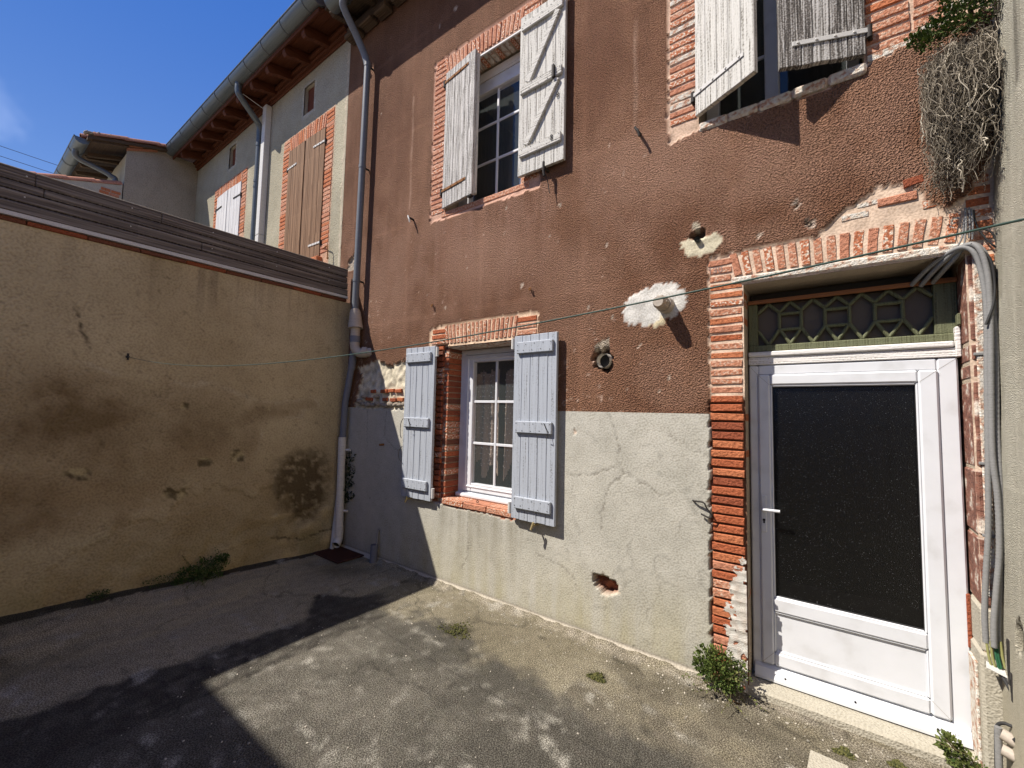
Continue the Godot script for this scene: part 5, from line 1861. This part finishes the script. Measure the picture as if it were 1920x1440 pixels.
func conduits() -> void:
	var C := thing("conduit_bundle", "bundle of grey corrugated conduits hanging down beside the door", "cables")
	var runs := [
		[[.40, 2.57, -.2], [.47, 2.64, -.08], [.555, 2.685, .02], [.605, 2.655, .05], [.632, 2.55, .05], [.645, 2.35, .05], [.635, 2.0, .05], [.625, 1.6, .05], [.615, 1.25, .045], [.598, 1.0, .045], [.588, .82, .045], [.588, .69, .045]],
		[[.44, 2.56, -.2], [.50, 2.63, -.06], [.575, 2.69, .03], [.625, 2.66, .065], [.652, 2.52, .065], [.655, 2.3, .06], [.645, 1.95, .06], [.638, 1.62, .06], [.648, 1.4, .06], [.645, 1.15, .06], [.628, .95, .06], [.615, .8, .06], [.612, .68, .06]],
		[[.49, 2.57, -.2], [.54, 2.63, -.04], [.60, 2.70, .02], [.655, 2.62, .04], [.672, 2.4, .035], [.672, 2.1, .035], [.662, 1.75, .04], [.662, 1.45, .045], [.655, 1.2, .05], [.645, 1.0, .04], [.632, .8, .04], [.63, .70, .04]],
	]
	for r in runs:
		var p := []
		for t in r:
			p.append(Vector3(t[0], t[1], t[2]))
		var sm := smooth(p, 26)
		var rad := []
		for k in sm.size():
			rad.append(.0128 if k % 2 == 0 else .0112)
		pipe("conduit", sm, rad, M.conduit, C, 10)
	for r in [[[.60, 2.90, .01], [.585, 2.82, .03], [.575, 2.74, .03], [.55, 2.68, .02]], [[.61, 2.90, .01], [.605, 2.80, .03], [.60, 2.73, .03]], [[.618, 2.89, .01], [.615, 2.8, .035], [.612, 2.72, .03]], [[.625, 2.88, .012], [.63, 2.8, .02], [.66, 2.72, .02], [.70, 2.66, .02], [.685, 2.74, .02], [.65, 2.77, .02]], [[.595, 2.9, .01], [.59, 2.8, .04], [.58, 2.7, .04]]]:
		var p := []
		for t in r:
			p.append(Vector3(t[0], t[1], t[2]))
		pipe("cable", smooth(p, 5), .0045, M.cable_black if r[0][0] > .62 else M.conduit, C, 6)
	pipe("cable", smooth([Vector3(.60, 2.69, .06), Vector3(.66, 2.60, .07), Vector3(.675, 2.48, .06), Vector3(.665, 2.36, .07), Vector3(.635, 2.26, .075)], 6), .006, M.cable_black, C, 6)
	pipe("cable", smooth([Vector3(.62, 2.70, .03), Vector3(.69, 2.5, .03), Vector3(.688, 2.2, .025), Vector3(.682, 1.8, .025), Vector3(.675, 1.3, .03), Vector3(.66, .9, .03)], 6), .006, M.cable_black, C, 6)
	for y in [2.12, 1.56, 1.2]:
		bar("clip", Vector3(.60, y - .008, .0), Vector3(.69, y + .008, .012), M.conduit, C)
	# bared ends, torn sheet and loose wires at the bottom
	for t in [[.588, .69, "wire_yellow"], [.602, .68, "wire_yellow"], [.615, .68, "wire_green"], [.622, .685, "wire_green"], [.635, .69, "wire_yellow"]]:
		pipe("wire", [Vector3(t[0], t[1] + .02, .05), Vector3(t[0] + .004, t[1] - .05, .052), Vector3(t[0] + .012, t[1] - .10, .05)], .0055, M[t[2]], C, 6)
	var sh := MB.new()
	sh.box(Vector3(.625, .575, .06), Vector3(.09, .004, .04), .001, Basis(Vector3.BACK, -.35) * Basis(Vector3.RIGHT, .5))
	obj("torn_sheet", sh, M.white_metal, C)
	for r in [[[.63, .56, .06], [.655, .50, .10], [.665, .43, .13], [.655, .37, .13], [.62, .36, .11], [.60, .33, .10], [.595, .25, .10], [.592, .1, .1]], [[.64, .56, .06], [.665, .5, .12], [.672, .42, .16], [.66, .36, .17], [.64, .32, .16]]]:
		var p := []
		for t in r:
			p.append(Vector3(t[0], t[1], t[2]))
		pipe("cable", smooth(p, 6), .0075, M.cable_black, C, 8)
	var R := thing("metal_rail", "two slotted dark metal rail strips fixed low on the grey side wall", "rail", Vector3(.655, .44, .11))
	for k in 2:
		bar("strip", Vector3(-.012, .1 - k * .06, -.01 + k * .03), Vector3(0, .31 - k * .14, .012 + k * .03), M.iron, R)
		bar("slot", Vector3(-.014, .14 - k * .06, -.002 + k * .03), Vector3(-.012, .26 - k * .12, .004 + k * .03), M.black, R)
	var G := thing("gas_valve", "pale pipe fitting with two stubby sockets low against the side wall", "pipe fitting", Vector3(.63, 0, .12))
	pipe("riser", [Vector3(-.035, .0, 0), Vector3(-.03, .34, 0)], .013, M.conduit, G, 10)
	pipe("socket", [Vector3(-.02, .315, .0), Vector3(.03, .30, .02)], .026, M.pipe_beige, G, 12)
	pipe("socket", [Vector3(-.02, .245, .0), Vector3(.03, .235, .02)], .026, M.pipe_beige, G, 12)
	pipe("elbow", smooth([Vector3(.03, .31, .02), Vector3(.045, .28, .03), Vector3(.04, .1, .03)], 4), .014, M.iron, G, 10)


func wall_fittings() -> void:
	# boiler flue in its white plaster
	var F := thing("flue_terminal", "short ribbed beige flue terminal poking out of the white plaster patch", "flue", Vector3(-.965, 2.585, .0))
	pipe("collar", [Vector3(0, 0, -.02), Vector3(-.004, -.002, .075)], [.062, .058], M.pipe_beige, F, 20)
	for k in 3:
		pipe("ring", [Vector3(-.004, -.003, .08 + k * .02), Vector3(-.005, -.003, .092 + k * .02)], .05, M.pipe_beige, F, 20)
	pipe("core", [Vector3(-.003, -.002, .05), Vector3(-.006, -.004, .15)], .04, M.black, F, 16)
	pipe("cap", [Vector3(-.006, -.004, .142), Vector3(-.007, -.005, .178)], [.05, .036], M.pipe_beige, F, 20)
	for k in 10:
		var a := TAU * k / 10.0
		bar("rib", Vector3(-.004 + cos(a) * .046 - .005, -.003 + sin(a) * .046 - .005, .07), Vector3(-.004 + cos(a) * .046 + .005, -.003 + sin(a) * .046 + .005, .15), M.pipe_beige, F, .001)
	# open duct end in the broken hole
	var D := thing("duct_end", "open round duct end set in a broken hole in the brown render", "duct", Vector3(-1.458, 2.20, 0))
	var q := MB.new()
	q.tube([Vector3(0, 0, -.16), Vector3(0, -.004, .022)], .06, 24, false)
	q.tube([Vector3(0, 0, -.16), Vector3(0, -.004, .022)], .054, 24, false)
	obj("sleeve", q, M.pipe_white, D)
	for k in 4:
		pipe("corrugation", [Vector3(0, 0, -.03 - k * .025), Vector3(0, 0, -.036 - k * .025)], .053, M.iron if k > 2 else M.black, D, 24)
	var T := thing("pipe_end", "small open pipe end in the cream plaster patch above the flue", "pipe", Vector3(-.742, 3.03, 0))
	q = MB.new()
	q.tube([Vector3(0, 0, -.05), Vector3(0, 0, .03)], .02, 16, false)
	q.tube([Vector3(0, 0, -.05), Vector3(0, 0, .029)], .015, 16, false)
	obj("pipe", q, M.zinc, T)
	pipe("hollow", [Vector3(0, 0, -.02), Vector3(0, 0, -.015)], .015, M.black, T, 12)
	# shutter dogs and hooks
	for t in [[-3.88, 3.99, "small iron shutter hook with white end left of the upper left window"], [-1.17, 3.99, "small iron shutter hook between the two upper windows"]]:
		var h := thing("shutter_hook", t[2], "hook", Vector3(t[0], t[1], 0), 0, "iron shutter hooks on the upper wall")
		pipe("pin", [Vector3(0, 0, -.02), Vector3(0, .005, .07)], .012, M.iron, h, 8)
		pipe("tongue", smooth([Vector3(-.015, .03, .07), Vector3(.0, .0, .075), Vector3(.012, -.02, .075), Vector3(.02, -.055, .07)], 4), .009, M.iron if t[0] > -2 else M.white_metal, h, 8)
	var d1 := thing("shutter_dog", "iron shutter dog hanging under the upper white open shutter", "shutter dog", Vector3(-2.02, 3.985, .04))
	pipe("pin", [Vector3(0, -.02, -.06), Vector3(0, -.015, .05)], .012, M.iron, d1, 8)
	pipe("tongue", smooth([Vector3(0, .03, .05), Vector3(.0, -.05, .05), Vector3(.006, -.1, .045)], 4), .012, M.iron, d1, 8)
	pipe("hanging_wire", smooth([Vector3(.01, -.08, .03), Vector3(.03, -.16, .02), Vector3(.045, -.26, .015)], 4), .004, M.iron, d1, 6)
	for t in [[-2.07, .80, "brass coloured shutter dog under the right grey ground floor shutter"], [-3.72, .80, "brass coloured shutter dog under the left grey ground floor shutter"]]:
		var h := thing("shutter_dog", t[2], "shutter dog", Vector3(t[0], t[1], 0), 0, "shutter dogs under the grey shutters")
		pipe("pin", [Vector3(0, 0, -.02), Vector3(0, .0, .09)], .009, M.brass, h, 8)
		pipe("tongue", smooth([Vector3(.01, .03, .09), Vector3(0, 0, .092), Vector3(-.012, -.035, .095)], 4), .010, M.brass, h, 8)
	for t in [[-3.49, 2.91, "left one of two small rusty hooks above the ground floor window"], [-2.19, 2.89, "right one of two small rusty hooks above the ground floor window"]]:
		var h := thing("rusty_hook", t[2], "hook", Vector3(t[0], t[1], 0), 0, "rusty hooks above the ground floor window")
		pipe("staple", smooth([Vector3(-.01, .03, -.01), Vector3(-.008, .01, .03), Vector3(.006, -.01, .03), Vector3(.008, .02, .02)], 4), .006, M.rust, h, 6)
	var w := thing("bent_wire", "bent rusty iron wire sticking out of the wall beside the door bricks", "wire", Vector3(-.79, 1.18, 0))
	pipe("wire", smooth([Vector3(0, 0, -.01), Vector3(.02, .0, .02), Vector3(.08, .002, .04), Vector3(.10, -.03, .04), Vector3(.13, -.08, .03), Vector3(.11, -.095, .03), Vector3(.06, -.08, .02)], 5), .006, M.iron, w, 6)
	var rp := thing("rusty_pin", "short rusty pin stuck in the shaded cement wall", "pin", Vector3(-4.27, 1.35, 0))
	pipe("pin", [Vector3(0, 0, -.02), Vector3(.02, 0, .07)], .013, M.rust, rp, 8)
	var eye := thing("sill_eye", "small iron eye screwed to the brick sill of the ground floor window", "hook", Vector3(-2.80, .868, -.03))
	var ring_pts := []
	for k in 11:
		ring_pts.append(Vector3(.012 * cos(TAU * k / 10.0), .016 + .012 * sin(TAU * k / 10.0), 0))
	pipe("eye", ring_pts, .0035, M.iron, eye, 6)


# ---------------------------------------------------------------- plants
func tuft(q: MB, c: Vector3, r: Vector3, count: int, size: float, out_dir: Vector3, a: Color, b: Color) -> void:
	for k in count:
		var d := Vector3(rng.randfn(), rng.randfn(), rng.randfn()).normalized()
		var s := pow(rng.randf(), .45)
		var p := c + Vector3(d.x * r.x, d.y * r.y, d.z * r.z) * s
		var dir := (d + out_dir * .8 + Vector3(rng.randfn(), rng.randfn(), rng.randfn()) * .45).normalized()
		var l := size * rng.randf_range(.4, 1.0) * (1.0 if k % 5 else 1.7)
		q.col = a.lerp(b, clamp(rng.randf() * .8 + nB.get_noise_3d(p.x * 9, p.y * 9, p.z * 9) * .6, 0, 1))
		q.leaf(p, dir, Vector3(rng.randfn(), rng.randfn() + .6, rng.randfn()), l, l * rng.randf_range(.5, .8))


# straggling shoots with leaves along them
func sprigs(q: MB, root: Vector3, count: int, length: float, bias: Vector3, size: float, a: Color, b: Color) -> void:
	for k in count:
		var d := (Vector3(rng.randfn(), rng.randf() * 1.2, rng.randfn()) + bias).normalized()
		var p := root + Vector3(rng.randfn(), 0, rng.randfn()) * .02
		var pts := [p]
		var n := 9
		for j in n:
			d = (d + Vector3(rng.randfn(), rng.randfn() - .35, rng.randfn()) * .22).normalized()
			p += d * length * rng.randf_range(.7, 1.3) / n
			pts.append(p)
			for e in 2:
				var ld := (d * .4 + Vector3(rng.randfn(), rng.randfn() + .3, rng.randfn())).normalized()
				q.col = a.lerp(b, rng.randf())
				var l := size * rng.randf_range(.5, 1.4) * (1.0 - .5 * j / n)
				q.leaf(p, ld, Vector3.UP + Vector3(rng.randfn(), 0, rng.randfn()) * .4, l, l * .6)
		q.col = L(.12, .1, .045)
		q.tube(pts, .0016, 4, false)


func stems(parent: Node, root: Vector3, tips: Array, r: float, col: Color) -> void:
	var q := MB.new()
	q.col = col
	for t in tips:
		var m := root.lerp(t, .5) + Vector3(rng.randfn(), rng.randfn(), rng.randfn()) * .02
		q.tube(smooth([root, m, t], 4), r, 5)
	obj("stem", q, M.twig, parent)


func plants() -> void:
	var g0 := L(.035, .06, .012)
	var g1 := L(.13, .17, .04)
	# bushy weed at the foot of the door bricks
	var P := thing("weed", "bushy green weed growing at the foot of the brick door jamb", "plant", Vector3(-.60, 0, .04))
	var q := MB.new()
	for t in [[-.08, .19, .03, .09], [.0, .21, .05, .10], [.08, .17, .05, .09], [-.02, .13, .10, .10], [.05, .10, .08, .07], [-.11, .13, .04, .06]]:
		tuft(q, Vector3(t[0], t[1], t[2]), Vector3(t[3], t[3] * .8, t[3] * .7), 330, .022, Vector3(0, .5, .5), g0, g1)
	sprigs(q, Vector3(.02, .05, .04), 16, .28, Vector3(0, .1, .5), .024, g0, L(.2, .22, .07))
	obj("foliage", q, M.foliage, P)
	stems(P, Vector3(.05, -.01, .0), [Vector3(-.05, .2, .04), Vector3(.08, .18, .05), Vector3(0, .14, .1), Vector3(-.1, .14, .04), Vector3(.08, .02, .11)], .006, L(.09, .055, .03))
	# weed at the bottom right corner
	P = thing("weed", "creeping green weed in the corner between doorstep and side wall", "plant", Vector3(.55, 0, .06))
	q = MB.new()
	for t in [[-.10, .14, -.03, .045], [-.06, .10, .0, .05], [-.02, .07, .04, .06], [.04, .06, .08, .07], [.08, .08, .10, .05], [-.04, .03, .06, .06]]:
		tuft(q, Vector3(t[0], t[1], t[2]), Vector3(t[3] * 1.1, t[3] * .9, t[3]), 210, .024, Vector3(-.3, .6, .4), g0, L(.16, .18, .05))
	sprigs(q, Vector3(.0, .02, .06), 14, .26, Vector3(-.5, .2, .3), .024, g0, L(.2, .2, .07))
	obj("foliage", q, M.foliage, P)
	stems(P, Vector3(.06, -.01, .06), [Vector3(-.12, .16, -.03), Vector3(-.02, .1, .04), Vector3(.08, .1, .1)], .004, L(.09, .07, .04))
	# ferny weeds along the shaded garden wall
	P = thing("weed", "largest feathery green weed growing at the foot of the shaded garden wall", "plant", Vector3(-5.05, .05, 1.52))
	q = MB.new()
	for t in [[.02, .10, .12, .08], [.04, .14, -.02, .09], [.05, .12, -.14, .08], [.06, .05, .05, .09], [.04, .17, -.17, .05], [.05, .04, .2, .06], [.1, .05, -.08, .08]]:
		tuft(q, Vector3(t[0], t[1], t[2]), Vector3(t[3] * .8, t[3] * .8, t[3]), 260, .02, Vector3(.4, .7, 0), L(.03, .06, .012), L(.1, .16, .04))
	sprigs(q, Vector3(.04, .02, .0), 26, .3, Vector3(.4, .3, 0), .026, L(.03, .055, .012), L(.13, .18, .05))
	obj("foliage", q, M.foliage, P)
	stems(P, Vector3(.0, -.03, 0), [Vector3(.03, .18, -.02), Vector3(.05, .15, -.16), Vector3(.03, .12, .13), Vector3(.1, .08, -.06)], .004, L(.07, .08, .03))
	for t in [[1.86, .09, "low dark weed in the ground joint left of the feathery weed by the garden wall"], [2.27, .05, "tiny weed in the ground joint of the garden wall nearest the viewer"]]:
		P = thing("weed", t[2], "plant", Vector3(-5.04, .05 * t[0] + .005, t[0]))
		q = MB.new()
		tuft(q, Vector3(.02, t[1] * .4, 0), Vector3(.05, t[1] * .6, t[1] * 1.5), 260, .016, Vector3(.3, .7, 0), L(.025, .045, .01), L(.07, .1, .03))
		obj("foliage", q, M.foliage, P)
	# dark plant behind the white downpipe
	P = thing("climbing_weed", "dark leafy plant growing up behind the white downpipe in the corner", "plant", Vector3(-5.0, .5, .02))
	q = MB.new()
	for k in 11:
		var y := .12 + k * .055
		var s := .07 if k > 4 else .045
		tuft(q, Vector3(.03 + .10 * sin(k * 2.1), y, .0), Vector3(s * 1.2, .05, .02), 46, .036, Vector3(.3, .1, .1), L(.018, .026, .012), L(.04, .055, .025))
	obj("foliage", q, M.foliage, P)
	stems(P, Vector3(.0, -.45, .0), [Vector3(-.02, .4, .03), Vector3(.05, .6, .03)], .008, L(.05, .04, .03))
	# moss in the pits of the concrete
	for t in [[-2.46, .57, .115, "round cushion of dark moss in a pit of the sunlit concrete"], [-1.3, .43, .045, "thin patch of dry moss on the concrete nearer the door"], [.02, .2, .035, "small clump of moss by the doorstep edge"], [.24, .13, .03, "smaller clump of moss under the right end of the doorstep"]]:
		P = thing("moss", t[3], "moss", Vector3(t[0], ground_height(t[0], t[1]) - .006, t[1]))
		q = MB.new()
		for k in 420:
			var a := rng.randf() * TAU
			var r: float = sqrt(rng.randf()) * t[2] * (1.0 + .35 * sin(a * 3.0))
			if k % 3 == 0 and r > t[2] * .6:
				continue
			q.col = L(.03, .036, .01).lerp(L(.13, .125, .04), rng.randf())
			var s := rng.randf_range(.006, .014)
			q.box(Vector3(cos(a) * r * 1.25, rng.randf() * .012, sin(a) * r), Vector3(s, s, s), s * .4, Basis(Vector3(rng.randfn(), rng.randfn(), rng.randfn()).normalized(), rng.randf() * 3.0))
		obj("cushion", q, M.foliage, P)
	hanging_plant()


func hanging_plant() -> void:
	var P := thing("wall_shrub", "green leafy wall plant rooted in the brickwork beside the top of the side wall", "plant", Vector3(.6, 3.83, .10))
	var q := MB.new()
	for t in [[-.17, .02, .02, .05], [-.11, .03, .05, .07], [-.05, .06, .05, .09], [.02, .10, .05, .10], [.06, .14, .04, .09], [.06, .03, .05, .09], [-.02, .16, .03, .08], [.04, .22, .03, .08], [.07, .28, .03, .07], [-.13, -.03, .04, .06], [-.04, -.02, .07, .06], [.03, .33, .03, .07]]:
		tuft(q, Vector3(t[0], t[1], t[2]), Vector3(t[3], t[3] * .75, t[3] * .75), 260, .02, Vector3(-.2, .2, .7), L(.028, .05, .012), L(.13, .17, .05))
	obj("foliage", q, M.foliage, P)
	stems(P, Vector3(.05, .0, -.05), [Vector3(-.15, .02, .03), Vector3(-.05, .1, .06), Vector3(.04, .25, .04), Vector3(.06, .1, .06)], .006, L(.1, .07, .05))
	var D := thing("dry_plant", "dead grey tangle of twigs hanging down the wall above the door", "plant", Vector3(.6, 3.7, .05))
	q = MB.new()
	for k in 1700:
		var t := k / 1700.0
		var x := rng.randf_range(-.12, .09)
		var p := Vector3(x, -.02 + .06 * (x + .12) / .2 + rng.randf_range(-.10, .04), rng.randf_range(-.02, .10))
		var dir := Vector3(rng.randf_range(-.8, .45), rng.randf_range(-.1, .7), rng.randf_range(-.1, .7)).normalized()
		var bottom := rng.randf_range(-.78, -.12)
		if rng.randf() < .4:
			bottom = rng.randf_range(-.45, -.1)
		var target := lerpf(x, -.08 + rng.randfn() * .035, clamp(-bottom * 1.1, 0.0, 1.0))
		var x_min := -.17 + .09 * pow(rng.randf(), 2.0)
		var x_max := .115 - .03 * rng.randf()
		var pts := [p]
		var step := rng.randf_range(.016, .03)
		for j in 38:
			dir = (dir * .72 + Vector3((target - p.x) * 1.4, -.46, (.05 - p.z) * .9) + Vector3(rng.randfn(), rng.randfn(), rng.randfn()) * .52).normalized()
			p += dir * step
			p.z = clamp(p.z, .0, .2)
			p.x = clamp(p.x, x_min + .012 * sin(p.y * 40.0 + k), x_max)
			pts.append(p)
			if p.y < bottom:
				break
		var v := rng.randf()
		var up: float = clamp(pts[0].y * 4.0 + .4 - (0.6 if pts.size() > 14 else 0.0), 0.0, 1.0)
		q.col = L(.1, .082, .062).lerp(L(.52, .46, .36), clamp(v * v * .8 + up * .12, 0.0, 1.0))
		var r := .0006 + .0010 * v
		if t < .016:
			r = .0034
			q.col = L(.5, .45, .36)
		q.tube(pts, r, 3, false)
	obj("twigs", q, M.twig, D)
	q = MB.new()
	for k in 5200:
		var y := rng.randf_range(-.72, .05)
		var w := .13 if y > -.3 else lerpf(.13, .06, (-.3 - y) / .42)
		var cx := -.02 if y > -.3 else lerpf(-.02, -.085, (-.3 - y) / .42)
		var p := Vector3(cx + rng.randf_range(-w, w), y, rng.randf_range(.01, .11))
		q.col = L(.09, .072, .055).lerp(L(.24, .205, .16), rng.randf())
		q.leaf(p, Vector3(rng.randfn(), rng.randfn() - .5, rng.randfn()).normalized(), Vector3(rng.randfn(), rng.randfn(), rng.randfn()), rng.randf_range(.006, .014) * (1.0 if k % 12 else 2.2), rng.randf_range(.003, .007) * (1.0 if k % 12 else 2.0))
	obj("withered_leaves", q, M.twig, D)
